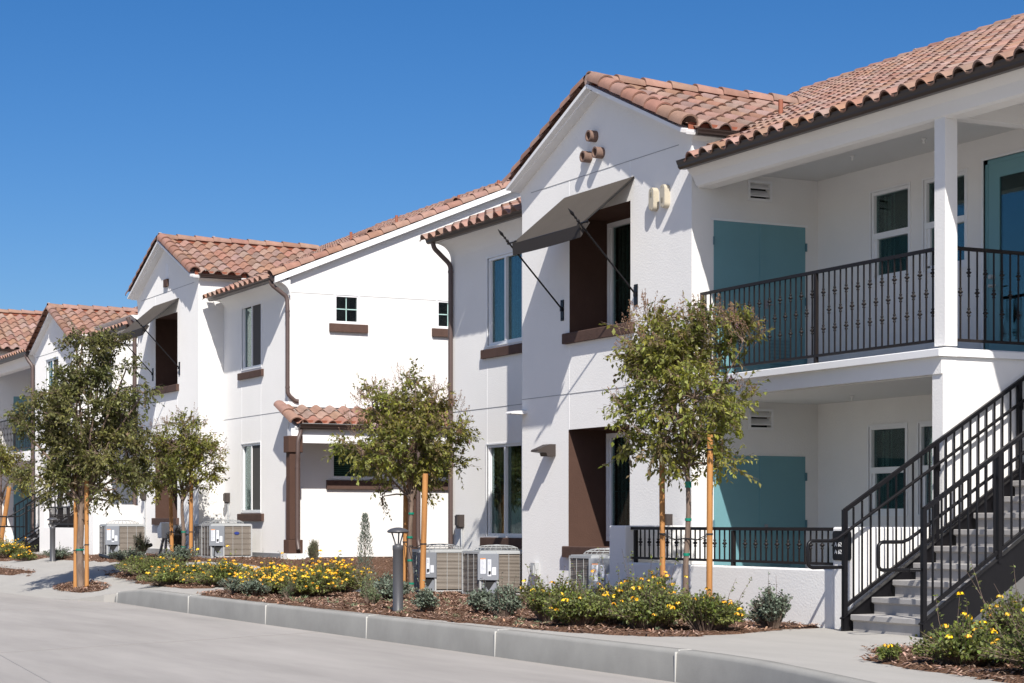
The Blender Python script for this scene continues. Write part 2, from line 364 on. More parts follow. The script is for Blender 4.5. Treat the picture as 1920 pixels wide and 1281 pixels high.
# ------------------------------------------------------------------ roofs
rt = random.Random(11)
SL = math.atan(0.4167)
def tile_patch(mb, O, A, up, W, L, keep=None, pitch=0.3136, course=0.335, s0=0.0):
    """barrel tiles on a slope: O corner on the eave, A unit along the eave, up unit up the slope"""
    O = Vector(O); A = Vector(A); U = Vector(up); N = A.cross(U).normalized()
    if N.z < 0: N = -N
    prof = [0.0, 0.012, 0.052, 0.083, 0.094, 0.083, 0.052, 0.012, 0.0]
    us = [0.0, 0.17, 0.25, 0.37, 0.5, 0.63, 0.75, 0.83, 1.0]
    nw = int(W / pitch + 0.5); nl = int(L / course + 0.5)
    for j in range(nl):
        for i in range(nw):
            c = O + A * ((i + .5) * pitch) + U * ((j + .5) * course)
            if keep and not keep(c): continue
            jit = rt.uniform(-.004, .006); sk = rt.uniform(-.006, .006)
            val = rt.choice((.82, .92, .95, 1.0, 1.0, 1.05, 1.1, 1.18)) * rt.uniform(.95, 1.05)
            t = (0.5 + rt.uniform(-.010, .012), rt.choice((.72, .82, .9, .95, 1.05)), val)
            lo = []; hi = []; lp = []
            for u, h in zip(us, prof):
                s_ = (i + u) * pitch
                a = O + A * (s_ + sk) + U * (j * course - .03)
                lo.append(a + N * (h + .034 + jit)); lp.append(a + N * (h + .012 + jit) + U * .004)
                hi.append(O + A * s_ + U * ((j + 1) * course + .012) + N * (h * .93 + .004))
            n = len(us)
            mb.add(lo + hi, [(k, k+1, n+k+1, n+k) for k in range(n-1)], True, t)
            mb.add(lp + lo, [(k, k+1, n+k+1, n+k) for k in range(n-1)], False, (t[0], t[1], t[2] * .9))
def cap_tiles(mb, mm, p, q, r=0.125, l=0.40, squash=0.8, mortar_every=0, tilt=0.0):
    """half-round cover tiles laid along a ridge or a rake, each overlapping the next"""
    p = Vector(p); q = Vector(q); d = (q - p); n = max(1, int(d.length / l)); st = d / n; dn = d.normalized()
    side = dn.cross(Vector((0, 0, 1))).normalized(); up = side.cross(dn).normalized()
    for i in range(n):
        a = p + st * i; b = a + st * 1.12
        t = (0.5 + rt.uniform(-.010, .008), rt.uniform(.85, 1.05), rt.uniform(.85, 1.12)); m = 9
        A_ = []; B_ = []; C_ = []
        for k in range(m):
            an = math.pi * k / (m - 1) * 1.1 - 0.05 * math.pi
            o1 = side * math.cos(an) * r + up * (math.sin(an) * r * squash + .020); o2 = side * math.cos(an) * r * .86 + up * (math.sin(an) * r * squash * .86)
            A_.append(a + o1); B_.append(b + o2); C_.append(a + o1 * .84 )
        mb.add(A_ + B_, [(k, k+1, m+k+1, m+k) for k in range(m-1)], True, t)
        mb.add(C_ + A_, [(k, k+1, m+k+1, m+k) for k in range(m-1)], False, (t[0], t[1], t[2]*.85))
        if mortar_every and i % mortar_every == 0 and mm is not None:
            k0 = rt.randint(1, 6)
            c = a + side * math.cos(math.pi * k0 / 8) * r * 1.02 + up * (math.sin(math.pi * k0 / 8) * r * squash * 1.0 + .024)
            mm.bar(c, c + dn * .07 + up * .004, .012, .008)
def deck(mb, O, A, U, W, L, th=0.04, drop=0.04):
    O = Vector(O); A = Vector(A); U = Vector(U); N = A.cross(U).normalized(); N = N if N.z > 0 else -N
    c = [O - N*drop, O + A*W - N*drop, O + A*W + U*L - N*drop, O + U*L - N*drop]
    mb.add(c + [p - N*th for p in c], [(0,1,2,3),(7,6,5,4),(0,4,5,1),(1,5,6,2),(2,6,7,3),(3,7,4,0)])
def gutter(parent, p, q, out, name='gutter', m='gutter', sz=1.0):
    """open trough of K section from p to q; out = unit vector away from the wall"""
    p = Vector(p); q = Vector(q); o = Vector(out); mb = MB()
    pr = [(-.10, .0), (-.10, -.105), (-.012, -.112), (.018, -.085), (.022, -.06), (.040, -.028), (.044, -.008), (.052, 0), (.040, .004), (.030, -.012), (.004, -.095), (-.09, -.095), (-.09, .0)]
    pr = [(a * sz, b * sz) for a, b in pr]
    n = len(pr); vs = [p + o * a + Vector((0, 0, b)) for a, b in pr] + [q + o * a + Vector((0, 0, b)) for a, b in pr]
    mb.add(vs, [(i, (i+1)%n, n+(i+1)%n, n+i) for i in range(n)])
    for e in (p, q):
        mb.add([e + o * a + Vector((0, 0, b)) for a, b in pr[:8]], [tuple(range(8))])
    return mb.build(name, M[m], parent)
def arc(c, r, a0, a1, n): return [(c[0] + r * math.cos(R(a0 + (a1-a0)*k/n)), c[1] + r * math.sin(R(a0 + (a1-a0)*k/n))) for k in range(n+1)]

# ------------------------------------------------------------------ building parts
def joint_y(o, y, x0, x1, z): m = MB(); m.box(x0, x1, y - .004, y + .01, z - .005, z + .005); m.build('control_joint', M['joint'], o)
def joint_x(o, x, y0, y1, z): m = MB(); m.box(x - .01, x + .004, y0, y1, z - .005, z + .005); m.build('control_joint', M['joint'], o)
def window(parent, axis, pos, a0, a1, z0, z1, style, setback=0.05):
    """vinyl window; axis 'y' faces -Y, axis 'x' faces +X; style: slider, sliderscreen, hung, small, fixed"""
    F = MB(); T = MB(); G = MB(); B = MB(); K = MB(); S = MB()
    def bx(mb, b0, b1, c0, c1, d0, d1):      # along, height, depth behind the wall face
        if axis == 'y': mb.box(b0, b1, pos + d0, pos + d1, c0, c1)
        else: mb.box(pos - d0, pos - d1, b0, b1, c0, c1)
    w_ = a1 - a0; h = z1 - z0; f = .045 if style != 'small' else .035; d0, d1 = setback - .035, setback + .05
    bx(F, a0, a1, z0, z0 + f, d0, d1); bx(F, a0, a1, z1 - f, z1, d0, d1); bx(F, a0, a0 + f, z0 + f, z1 - f, d0, d1); bx(F, a1 - f, a1, z0 + f, z1 - f, d0, d1)
    # narrow nailing-fin trim proud of the wall
    e = .022
    bx(F, a0 - e, a1 + e, z1, z1 + e, -.012, .012); bx(F, a0 - e, a1 + e, z0 - e, z0, -.012, .012); bx(F, a0 - e, a0, z0, z1, -.012, .012); bx(F, a1, a1 + e, z0, z1, -.012, .012)
    g0 = setback + .012
    bx(G, a0 + f, a1 - f, z0 + f, z1 - f, g0, g0 + .004)
    # room behind: dark box, open towards the glass
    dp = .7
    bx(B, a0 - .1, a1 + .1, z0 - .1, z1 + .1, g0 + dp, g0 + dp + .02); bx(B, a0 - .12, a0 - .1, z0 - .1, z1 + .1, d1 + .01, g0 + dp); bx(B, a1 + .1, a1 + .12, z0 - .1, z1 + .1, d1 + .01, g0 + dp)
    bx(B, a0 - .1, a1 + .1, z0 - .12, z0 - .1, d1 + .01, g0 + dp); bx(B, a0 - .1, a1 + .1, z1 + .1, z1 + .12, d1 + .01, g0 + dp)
    am = (a0 + a1) / 2; m = .015
    if style in ('slider', 'sliderscreen', 'slidermirror'):
        bx(F, am - .025, am + .025, z0 + f, z1 - f, d0 - .004, d1 - .004)
        bx(F, a0 + f, a0 + f + .03, z0 + f, z1 - f, d0 + .02, d1); bx(F, a1 - f - .03, a1 - f, z0 + f, z1 - f, d0 + .02, d1)
    if style == 'slider':                    # screen and curtain behind the left leaf, bars in the right one
        xr = (am + a1) / 2; zc = z0 + h * .46
        bx(T, xr - m/2, xr + m/2, z0 + f, z1 - f, g0 + .006, g0 + .012); bx(T, am + .025, a1 - f, zc - m/2, zc + m/2, g0 + .006, g0 + .012)
        xl = (a0 + am) / 2
        bx(T, xl - m/2, xl + m/2, z0 + f, z1 - f, g0 + .03, g0 + .036); bx(T, a0 + f, am, zc - m/2, zc + m/2, g0 + .03, g0 + .036)
        k = 0; x = a0 + f
        while x < am: bx(K, x, x + .05, z0 + f, z1 - f, g0 + .10 + .02 * (k % 2), g0 + .115 + .02 * (k % 2)); x += .058; k += 1
    elif style == 'sliderscreen':            # pale green blind at the left, insect screen over the right leaf
        z = z0 + f
        while z < z1 - f: bx(K, a0 + f, am, z, z + .034, g0 + .06, g0 + .064); z += .04
        bx(S, am + .03, a1 - f, z0 + f + .01, z1 - f - .01, d0 + .016, d0 + .020)
    elif style == 'slidermirror':
        z = z0 + f
        while z < z1 - f: bx(K, a0 + f, am, z, z + .034, g0 + .06, g0 + .064); z += .04
        bx(S, am + .03, a1 - f, z0 + f + .01, z1 - f - .01, d0 + .016, d0 + .020)
    elif style == 'hung':
        zm = z0 + h * .50
        bx(F, a0 + f, a1 - f, zm - .04, zm + .04, d0, d1); bx(T, am - m/2, am + m/2, z0 + f, z1 - f, g0 + .006, g0 + .012)
        bx(F, a0 + f, a0 + f + .05, z0 + f, zm - .04, d0 + .02, d1); bx(F, a0 + f, a1 - f, z0 + f, z0 + f + .03, d0 + .02, d1)
        for k in range(3): bx(K, a0 + f + k * .05, a0 + f + k * .05 + .04, z0 + f, z1 - f, g0 + .12 + .02 * (k % 2), g0 + .13 + .02 * (k % 2))
    elif style == 'small':
        zm = (z0 + z1) / 2; m2 = .020
        bx(T, am - m2/2, am + m2/2, z0 + f, z1 - f, g0 - .012, g0 - .003); bx(T, a0 + f, a1 - f, zm - m2/2, zm + m2/2, g0 - .012, g0 - .003)
    elif style == 'blind':
        z = z0 + f
        while z < z1 - f: bx(K, a0 + f, a1 - f, z, z + .030, g0 + .05, g0 + .054); z += .042
    fr = F.build('window', M['vinyl'], parent)
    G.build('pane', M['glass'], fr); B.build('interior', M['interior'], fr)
    if T.v: T.build('muntin', M['muntin'], fr)
    if K.v: K.build('curtain' if style in ('slider', 'hung') else 'blind', M['curtain'] if style in ('slider', 'hung') else M['greenblind'], fr)
    if S.v: S.build('insect_screen', M['screenm'], fr)
    return fr
def sill(parent, axis, pos, a0, a1, z0, z1, proj=.06):
    mb = MB(); j = .008
    if axis == 'y': mb.prism([(pos - proj, z0), (pos - proj, z1 - .012), (pos - proj + .01, z1), (pos + .003, z1), (pos + .003, z0)], 'x', a0, a1)
    else: mb.prism([(pos + proj, z0), (pos + proj, z1 - .012), (pos + proj - .01, z1), (pos - .003, z1), (pos - .003, z0)], 'y', a0, a1)
    return mb.build('window_sill', M['sillbrown'], parent)

_bal = {}
def baluster_mesh(h, knobs):
    """square picket with turned collars at the given heights"""
    key = (round(h, 3), knobs)
    if key in _bal: return _bal[key]
    mb = MB(); mb.box(-.0075, .0075, -.0075, .0075, 0, h)
    for z in knobs:
        mb.lathe([(.009, -.050), (.019, -.042), (.019, -.034), (.011, -.024), (.016, -.014), (.031, -.003), (.031, .003), (.016, .014), (.011, .024), (.019, .034), (.019, .042), (.009, .050)], (0, 0, z), 10)
    o = mb.build('baluster', M['blackmat']); me = o.data; bpy.data.objects.remove(o); _bal[key] = me
    return me
def railing(parent, p, q, z0, z1, spacing, pattern, posts=(), foot=0.0, name='railing'):
    """level railing between two plan points; balusters are sub-parts; pattern = list of knob tuples, cycled"""
    p = Vector((p[0], p[1], 0)); q = Vector((q[0], q[1], 0)); mb = MB(); d = q - p; L = d.length; dn = d / L
    mb.bar(p + Vector((0, 0, z1 - .019)), q + Vector((0, 0, z1 - .019)), .04, .038); mb.bar(p + Vector((0, 0, z0 + .015)), q + Vector((0, 0, z0 + .015)), .038, .03)
    for t in posts:
        c = p + dn * t; mb.box(c.x - .022, c.x + .022, c.y - .022, c.y + .022, z0 - foot, z1 - .04)
        if foot > .05: mb.box(c.x - .05, c.x + .05, c.y - .05, c.y + .05, z0 - foot, z0 - foot + .012)
    r = mb.build(name, M['blackmat'], parent)
    n = int(L / spacing); st = L / n
    for i in range(1, n):
        c = p + dn * (st * i)
        if any(abs(st * i - t) < .04 for t in posts): continue
        b = bpy.data.objects.new('baluster', baluster_mesh(z1 - z0 - .06, pattern[i % len(pattern)])); COL.objects.link(b); b.parent = r
        wl = world_loc(parent); b.location = (c.x - wl.x, c.y - wl.y, z0 + .03 - wl.z)
    return r

def awning(parent, x0, x1, dz):
    """sloping cloth on two spear-tipped rods, rods bolted to plates beside the opening"""
    yw, zt = 13.9, 5.985 + dz; yf, zf = 13.03, 5.25 + dz
    c = MB(); n = 8
    top = [(x0 + (x1 - x0) * k / n, yw - .005, zt) for k in range(n + 1)]; bot = [(x0 + (x1 - x0) * k / n, yf, zf - .012 * math.sin(math.pi * k / n)) for k in range(n + 1)]
    c.add(top + bot, [(k, k+1, n+2+k, n+1+k) for k in range(n)], True)
    c.add([(p[0], p[1], p[2] - .008) for p in top + bot], [(n+1+k, n+2+k, k+1, k) for k in range(n)], True)
    a = c.build('awning', M['awning'], parent)
    v = MB(); v.add([(p[0], p[1] - .004, p[2]) for p in bot] + [(p[0] + 0, p[1] + .006, p[2] - .175) for p in bot], [(k, k+1, n+2+k, n+1+k) for k in range(n)], True)
    v.add([(p[0], p[1] + .003, p[2]) for p in bot] + [(p[0] + 0, p[1] + .012, p[2] - .175) for p in bot], [(n+1+k, n+2+k, k+1, k) for k in range(n)], True)
    for x in (x0, x1): v.add([(x, yf, zf), (x, yf + .01, zf - .175), (x, yf + .16, zf - .06 + .1), (x, yf + .1, zf + .075)], [(0, 1, 2, 3)])
    v.build('valance', M['valance'], a)
    fr = MB(); fr.tube([(x0 + .01, yf + .01, zf - .012), (x1 - .01, yf + .01, zf - .012)], .012, 6); fr.tube([(x0, yw, zt - .02), (x1, yw, zt - .02)], .014, 6)
    for x in (x0 + .01, x1 - .01): fr.tube([(x, yw, zt - .025), (x, yf, zf - .02)], .011, 6)
    fr.build('awning_frame', M['black'], a)
    for x in (x0 - .06, x1 + .05):
        s = MB(); b = Vector((x, yw - .02, 4.34 + dz)); t = Vector((x, 12.84, 5.43 + dz)); d = (t - b).normalized()
        e = b + d * ((t - b).length - .22)
        s.tube([b, e], .0135, 8)
        s.tube([e, e + d*.02, e + d*.035, e + d*.05, e + d*.07, e + d*.085, e + d*.10, e + d*.125, e + d*.16, e + d*.255], [.012, .024, .024, .012, .012, .022, .012, .014, .026, .001], 8)
        g = Vector((x, yf + .02, zf + .02))
        s.tube([g + Vector((-.11, 0, 0)), g + Vector((.11, 0, 0))], .013, 6)
        for sg in (-1, 1): s.tube([g + Vector((sg*.09, 0, 0)), g + Vector((sg*.115, 0, 0)), g + Vector((sg*.16, 0, 0))], [.012, .022, .004], 8)
        s.build('spear_rod', M['black'], a)
        k = MB(); k.box(x - .045, x + .045, yw - .014, yw - .001, 4.16 + dz, 4.47 + dz); k.box(x - .02, x + .02, yw - .04, yw - .014, 4.30 + dz, 4.36 + dz)
        for z in (4.19, 4.44): k.lathe([(.010, -.004), (.012, .0), (.006, .008)], (x, yw - .018, z + dz), 8)
        k.build('rod_plate', M['black'], a)
    return a

def downpipe(parent, pts, r=.038, brackets=()):
    mb = MB(); P = []
    pts = [Vector(p) for p in pts]
    for i, p in enumerate(pts):                      # round the bends
        if 0 < i < len(pts) - 1:
            a = (pts[i-1] - p).normalized(); b = (pts[i+1] - p).normalized(); l = min(.07, (pts[i-1]-p).length * .45, (pts[i+1]-p).length * .45)
            for t in (0, .33, .67, 1): P.append((p + a * l) * (1-t)**2 + p * 2 * t * (1-t) + (p + b * l) * t * t)
        else: P.append(p)
    mb.tube(P, r, 10)
    for c in brackets: c = Vector(c); mb.tube([c - Vector((0, 0, .02)), c + Vector((0, 0, .02))], r * 1.14, 10)
    return mb.build('downpipe', M['pipe'], parent)

def mainz(er, y): return 5.87 + er + .4167 * (y - 13.65)
def tower(parent, wall, dx, dz, er, zb, mirror=False, vents=True, lower=True, side_holes=()):
    """gabled bay: front at y 13.9, with upper and lower recess, awning, gable and its own little roof"""
    x0, x1, y = -26.98 + dx, -22.07 + dx, 13.9
    xp = -24.5 + dx; ze = 6.30 + dz; zp = 7.36 + dz
    holes = [(-25.45 + dx, -23.67 + dx, 3.95 + dz, 5.66 + dz, 0)]
    if lower: holes.append((-25.48 + dx, -23.69 + dx, .80 + dz, 2.53 + dz, 0))
    wall.wall('y', y, x0, x1, zb, ze, holes)
    wall.add([(x0 - .10, y, ze + .02), (x0, y, ze - .3), (x0, y, ze), (x1, y, ze), (x1, y, ze - .1), (x1 + .06, y, ze + .02), (xp, y, zp)], [(0, 2, 3, 5, 6)])
    wall.prism([(x0, ze - .45), (x0 - .02, ze - .22), (x0 - .07, ze - .06), (x0 - .13, ze + .03), (x0, ze + .06)], 'y', y + .002, 16.0)
    wall.wall('x', x1, y, 16.2, zb, ze + .07, side_holes, .1)
    wall.prism([(x1 - .02, ze - .10), (x1 + .05, ze - .01), (x1 + .10, ze + .01), (x1 - .02, ze + .03)], 'y', y + .003, 15.0)
    wall.quad((x0, 16.4, zb), (x0, y, zb), (x0, y, ze + .05), (x0, 16.4, ze + .05))
    d = .63
    for (a, b, c, e) in [h[:4] for h in holes]:
        rc = MB()
        rc.quad((a, y+.001, c), (a, y+.001, e), (a, y+d, e), (a, y+d, c)); rc.quad((b, y+.001, e), (b, y+.001, c), (b, y+d, c), (b, y+d, e))
        rc.quad((a, y+.001, e), (b, y+.001, e), (b, y+d, e), (a, y+d, e)); rc.quad((b, y+.001, c), (a, y+.001, c), (a, y+d, c), (b, y+d, c))
        rc.wall('y', y + d, a, b, c, e, [(a + .06, b - .03, c + .10, e - .07)], .05)
        window(parent, 'y', y + d, a + .06, b - .03, c + .10, e - .07, 'slider', .03)
        rc.build('recess', M['brown'], parent)
    sill(parent, 'y', y, -25.56 + dx, -23.55 + dx, 3.80 + dz, 3.955 + dz, .07)
    if lower: sill(parent, 'y', y, -25.56 + dx, -23.55 + dx, .64 + dz, .805 + dz, .07)
    awning(parent, -25.60 + dx, -23.56 + dx, dz)
    joint_y(parent, y, x0 + .30, x1 - .32, 6.22 + dz); joint_y(parent, y, x0, x1, 3.06 + dz)
    s = MB()
    for xx in (-25.46 + dx, -23.68 + dx):
        s.box(xx - .005, xx + .005, y - .003, y + .004, 2.53 + dz, 3.80 + dz); s.box(xx - .005, xx + .005, y - .003, y + .004, 5.99 + dz, 6.22 + dz)
    s.build('plaster_seam', M['softjoint'], parent)
    # roof of the bay
    rf = MB(); mm = MB(); dk = MB()
    yr = 13.72; zr = 7.44 + dz; hw = 2.58; yend = 17.7; Z0 = zr - hw * .4167 - .015
    c_, s_ = math.cos(SL), math.sin(SL); Ls = hw / c_
    def kr(c): return c.z > mainz(er, c.y) - .20
    tile_patch(rf, (xp + hw, yr + .12, Z0), (0, 1, 0), (-c_, 0, s_), yend - yr, Ls, kr)
    tile_patch(rf, (xp - hw, yr + .12, Z0), (0, 1, 0), (c_, 0, s_), yend - yr, Ls, kr)
    for sx in (1, -1):
        cap_tiles(rf, None, (xp + sx * (hw + .02), yr + .03, Z0 + .03), (xp + sx * .08, yr + .03, zr + .04), .14, .34, .95)
        deck(dk, (xp + sx * hw, yr + .02, Z0), (0, 1, 0), (-sx * c_, 0, s_), yend - yr, Ls)
    cap_tiles(rf, mm, (xp, yr - .03, zr + .05), (xp, yend, zr + .05), .125, .43, .9, 3)
    rf.tube([(xp, yr - .05, zr + .05), (xp, yr + .1, zr + .05)], .085, 10, tint=(.5, .6, 1.3))
    rr = rf.build('bay_roof', M['tile'], parent); mm.build('mortar', M['mortar'], rr); dk.build('roof_deck', M['stuccotrim'], rr)
    bs = MB(); bs.bar((xp, yr, zr + .03), (xp, yend, zr + .03), .16, .12)
    for sx in (1, -1): bs.box(xp + sx * (hw - .035), xp + sx * (hw - .02), yr + .05, 15.0, Z0 - .01, Z0 + .085)
    bs.build('tile_end', M['tileend'], rr)
    gutter(parent, (x1 + .17, yr + .16, ze + .06), (x1 + .17, 14.86, ze + .06), (1, 0, 0), sz=.8)
    # raking fascia under the verge tiles
    fa = MB()
    for sx in (1, -1): fa.bar((xp + sx * (hw - .02), yr + .06, Z0 - .035), (xp, yr + .06, zr - .035), .25, .05)
    fa.build('verge_trim', M['stuccotrim'], parent)
    if vents:
        for vx, vz in ((-24.66, 6.73), (-24.83, 6.46), (-24.47, 6.46)):
            v = MB(); v.tube([(vx + dx, y + .02, vz + dz), (vx + dx, y - .13, vz + dz)], .083, 16, cap=False); v.tube([(vx + dx, y - .13, vz + dz), (vx + dx, y - .02, vz + dz)], .06, 16, cap=False)
            n = 16
            ro = [(vx + dx + .083 * math.cos(6.283*k/n), y - .13, vz + dz + .083 * math.sin(6.283*k/n)) for k in range(n)]; ri = [(vx + dx + .06 * math.cos(6.283*k/n), y - .13, vz + dz + .06 * math.sin(6.283*k/n)) for k in range(n)]
            v.add(ro + ri, [(k, (k+1)%n, n+(k+1)%n, n+k) for k in range(n)])
            vo = v.build('clay_vent', M['clay'], parent)
            dsk = MB(); dsk.tube([(vx + dx, y - .02, vz + dz), (vx + dx, y - .015, vz + dz)], .06, 14); dsk.build('vent_mouth', M['interior'], vo)
    else:
        v = MB(); v.prism([(-24.62 + dx, 6.50 + dz), (-24.40 + dx, 6.50 + dz)] + [(-24.51 + dx + .11 * math.cos(R(a)), 6.78 + dz + .13 * math.sin(R(a))) for a in range(0, 181, 20)], 'y', y - .004, y + .02)
        v.build('niche', M['stuccotrim'], parent); v = MB(); v.box(-24.66 + dx, -24.36 + dx, y - .05, y + .003, 6.34 + dz, 6.52 + dz); v.build('niche_sill', M['sillbrown'], parent)
    xs = (-22.97, -22.68) if not mirror else (-26.72, -26.46)
    for i, lx in enumerate(xs):
        e = MB(); pr = []
        zc = 5.57 + dz
        for k in range(26):
            a = math.pi * (k if k < 13 else k - 1) / 12 + (1e-4 if k < 12 else -1e-4 if k == 12 else 1e-4 if k == 13 else 0) - (2e-4 if k == 25 else 0); pr.append((lx + dx + .066 * math.cos(a), zc + .066 * math.sin(a) + (.095 if math.sin(a) > 0 else -.095)))
        e.prism(pr, 'y', y - .075, y + .0); e.prism([(a * .97 + (lx + dx) * .03, b * .97 + zc * .03) for a, b in pr], 'y', y - .088, y - .073)
        eo = e.build('emergency_light', M['beige'], parent)
        g = MB(); zo = zc + (.06 if i == 0 else -.055)
        for k in range(4): g.box(lx + dx - .022, lx + dx + .022, y - .092, y - .086, zo - .03 + k * .018, zo - .02 + k * .018)
        for sz_ in (-.13, .13): g.lathe([(.008, -.004), (.008, .004)], (lx + dx, y - .089, zc + sz_), 8)
        g.build('light_grille', M['beigedark'], eo)

def main_roof(parent, x0, x1, er, towers, L, eave_of, verge_r=False, ridge=True, pipes=()):
    c_, s_ = math.cos(SL), math.sin(SL)
    rf = MB(); mm = MB()
    def keep(c):
        if c.y < eave_of(c.x) - .02: return False
        for (tx, tz) in towers:
            if abs(c.x - tx) < 2.62 and c.z < tz - .4167 * abs(c.x - tx) - .03: return False
        return True
    O = (x0, 13.65, mainz(er, 13.65))
    tile_patch(rf, O, (1, 0, 0), (0, c_, s_), x1 - x0, L, keep)
    yt = 13.65 + L * c_; zt = mainz(er, yt)
    if ridge: cap_tiles(rf, mm, (x0, yt + .05, zt + .04), (x1, yt + .05, zt + .04), .13, .42, .9, 2)
    if verge_r: cap_tiles(rf, None, (x1 + .02, eave_of(x1) - .02, mainz(er, eave_of(x1)) + .035), (x1 + .02, yt, zt + .035), .145, .335, .8)
    rr = rf.build('roof', M['tile'], parent)
    if ridge: rfl = MB(); rfl.bar((x0, yt + .05, zt + .03), (x1, yt + .05, zt + .03), .16, .12); rfl.build('tile_end', M['tileend'], rr)
    if mm.v: mm.build('mortar', M['mortar'], rr)
    dk = MB()
    segs = []
    xs = sorted({x0, x1, *[k for k in (x0, x1) ]})
    ys = 13.9 + 1.1
    deck(dk, (x0, ys, mainz(er, ys)), (1, 0, 0), (0, c_, s_), x1 - x0, L - (ys - 13.65) / c_)
    # back slope
    deck(dk, (x0, yt + (yt - 14), mainz(er, 14)), (1, 0, 0), (0, -c_, s_), x1 - x0, (yt - 14) / c_)
    dk.build('roof_deck', M['stuccotrim'], rr)
    for (px_, py_, hh) in pipes:
        v = MB(); z = mainz(er, py_); v.tube([(px_, py_, z - .05), (px_, py_, z + hh)], .034, 10); v.build('vent_pipe', M['tile_plain'], parent)
    return rr
M['tile_plain'] = mat('painted_red_pipe', (0.30, 0.10, 0.055), rough=0.7)
def tile_hood(parent, x, y, er):
    """half-round ventilator tile lying along the ridge direction"""
    z = mainz(er, y) + .10; mb = MB(); n = 8
    for k0 in (0,):
        A_ = [(x - .25, y + math.cos(math.pi*k/n) * .10, z + math.sin(math.pi*k/n) * .11 + .01) for k in range(n+1)]; B_ = [(a + .5, b, c) for a, b, c in A_]
        C_ = [(x - .25, y + math.cos(math.pi*k/n) * .085, z + math.sin(math.pi*k/n) * .09 + .01) for k in range(n+1)]; D_ = [(a + .5, b, c) for a, b, c in C_]
        m = n + 1
        mb.add(A_ + B_, [(k, k+1, m+k+1, m+k) for k in range(n)], True, (.5, .95, 1.0)); mb.add(C_ + D_, [(m+k, m+k+1, k+1, k) for k in range(n)], True, (.5, .9, .5))
        mb.add(A_ + C_, [(m+k, m+k+1, k+1, k) for k in range(n)], False, (.5, .9, .9)); mb.add(B_ + D_, [(k, k+1, m+k+1, m+k) for k in range(n)], False, (.5, .9, .9))
    return mb.build('tile_ventilator', M['tile'], parent)
def eave_run(parent, x0, x1, y, er, wall, cove=True, yw=14.5, zc=5.80):
    """gutter, tile ends and the curved plaster cove below an eave that runs along x"""
    gutter(parent, (x0, y - .055, mainz(er, y) + .02), (x1, y - .055, mainz(er, y) + .02), (0, -1, 0))
    b = MB(); b.box(x0 + .06, x1, y + .035, y + .05, mainz(er, y) - .06, mainz(er, y) + .10); b.build('tile_end', M['tileend'], parent)
    if cove:
        z1 = mainz(er, y) - .06; ya = y + .05
        pr = [(yw + .01, z1 - .30)] + [(yw - .002 - (yw - ya) * (1 - math.cos(R(a))), z1 - .30 + .27 * math.sin(R(a))) for a in range(0, 91, 10)] + [(ya, z1 + .02), (yw + .01, z1 + .02)]
        wall.prism(pr, 'x', x0 + .12, x1)
def vent_louver(parent, x, y0, y1, z0, z1):
    f = MB(); e = .035
    f.box(x, x + .018, y0 - e, y1 + e, z1, z1 + e); f.box(x, x + .018, y0 - e, y1 + e, z0 - e, z0); f.box(x, x + .018, y0 - e, y0, z0, z1); f.box(x, x + .018, y1, y1 + e, z0, z1)
    for k in range(2):
        z = z0 + (z1 - z0) * (k + .5) / 2
        f.add([(x + .01, y0, z - .02), (x + .01, y1, z - .02), (x - .07, y1, z + .07), (x - .07, y0, z + .07)], [(0, 1, 2, 3)])
        f.box(x - .005, x + .012, y0, y1, z - .025, z - .012)
    o = f.build('wall_vent', M['vinyl'], parent); b = MB(); b.box(x - .10, x - .09, y0, y1, z0, z1); b.build('vent_back', M['interior'], o); return o
def closet_doors(parent, x, y0, y1, z0, z1):
    d = MB(); ym = (y0 + y1) / 2 + .02
    d.box(x - .035, x - .012, y0 + .005, ym - .003, z0 + .02, z1); d.box(x - .035, x - .012, ym + .003, y1 - .005, z0 + .02, z1)
    d.box(x - .012, x - .002, ym - .03, ym + .03, z0 + .02, z1 - .01)
    o = d.build('closet_door', M['teal'], parent)
    l = MB()
    for k in range(9): l.box(x - .013, x - .002, ym + .14, ym + .48, z0 + .18 + k * .045, z0 + .20 + k * .045)
    l.build('door_louver', M['tealdark'], o)
    h = MB()
    for z in (z0 + .25, z0 + 1.05, z1 - .33): h.box(x - .006, x + .012, y1 - .012, y1 + .012, z, z + .11); h.box(x - .006, x + .010, y0 - .012, y0 + .008, z, z + .11)
    h.build('hinge', M['tealdark'], o)
    k = MB(); k.box(x - .012, x + .0, ym + .05, ym + .10, z0 + .98, z0 + 1.10); k.tube([(x, ym + .075, z0 + 1.03), (x + .05, ym + .075, z0 + 1.03), (x + .05, ym + .15, z0 + 1.03)], .009, 6); k.build('door_handle', M['greymetal'], o)
    return o
def wall_meter(parent, x, y, z, zend):
    m = MB(); m.box(x - .07, x + .07, y - .10, y, z - .10, z + .11); m.box(x - .055, x + .055, y - .125, y - .10, z - .075, z + .095); m.lathe([(.05, 0), (.05, .03)], (x, y - .06, z - .13), 12)
    o = m.build('disconnect_box', M['lampmetal'], parent)
    c = MB(); c.tube([(x + .02, y - .03, z - .10), (x + .03, y - .03, z - .45), (x + .06, y - .05, z - .75), (x + .06, y - .06, zend)], .017, 8); c.tube([(x + .05, y - .045, z - .52), (x + .055, y - .045, z - .56)], .026, 8); c.build('conduit', M['conduit'], o)

# ================================================================== building with the large balcony
b1 = empty('apartment_building', (-24.0, 14.5, 0), 'nearest white stucco building, with the wide upper balcony and teal closet doors', 'building')
W1 = MB(); er = 0.0
tower(b1, W1, 0, 0, er, -.2, side_holes=[(14.82, 15.14, 5.53, 5.74), (14.83, 15.16, 2.44, 2.66)])
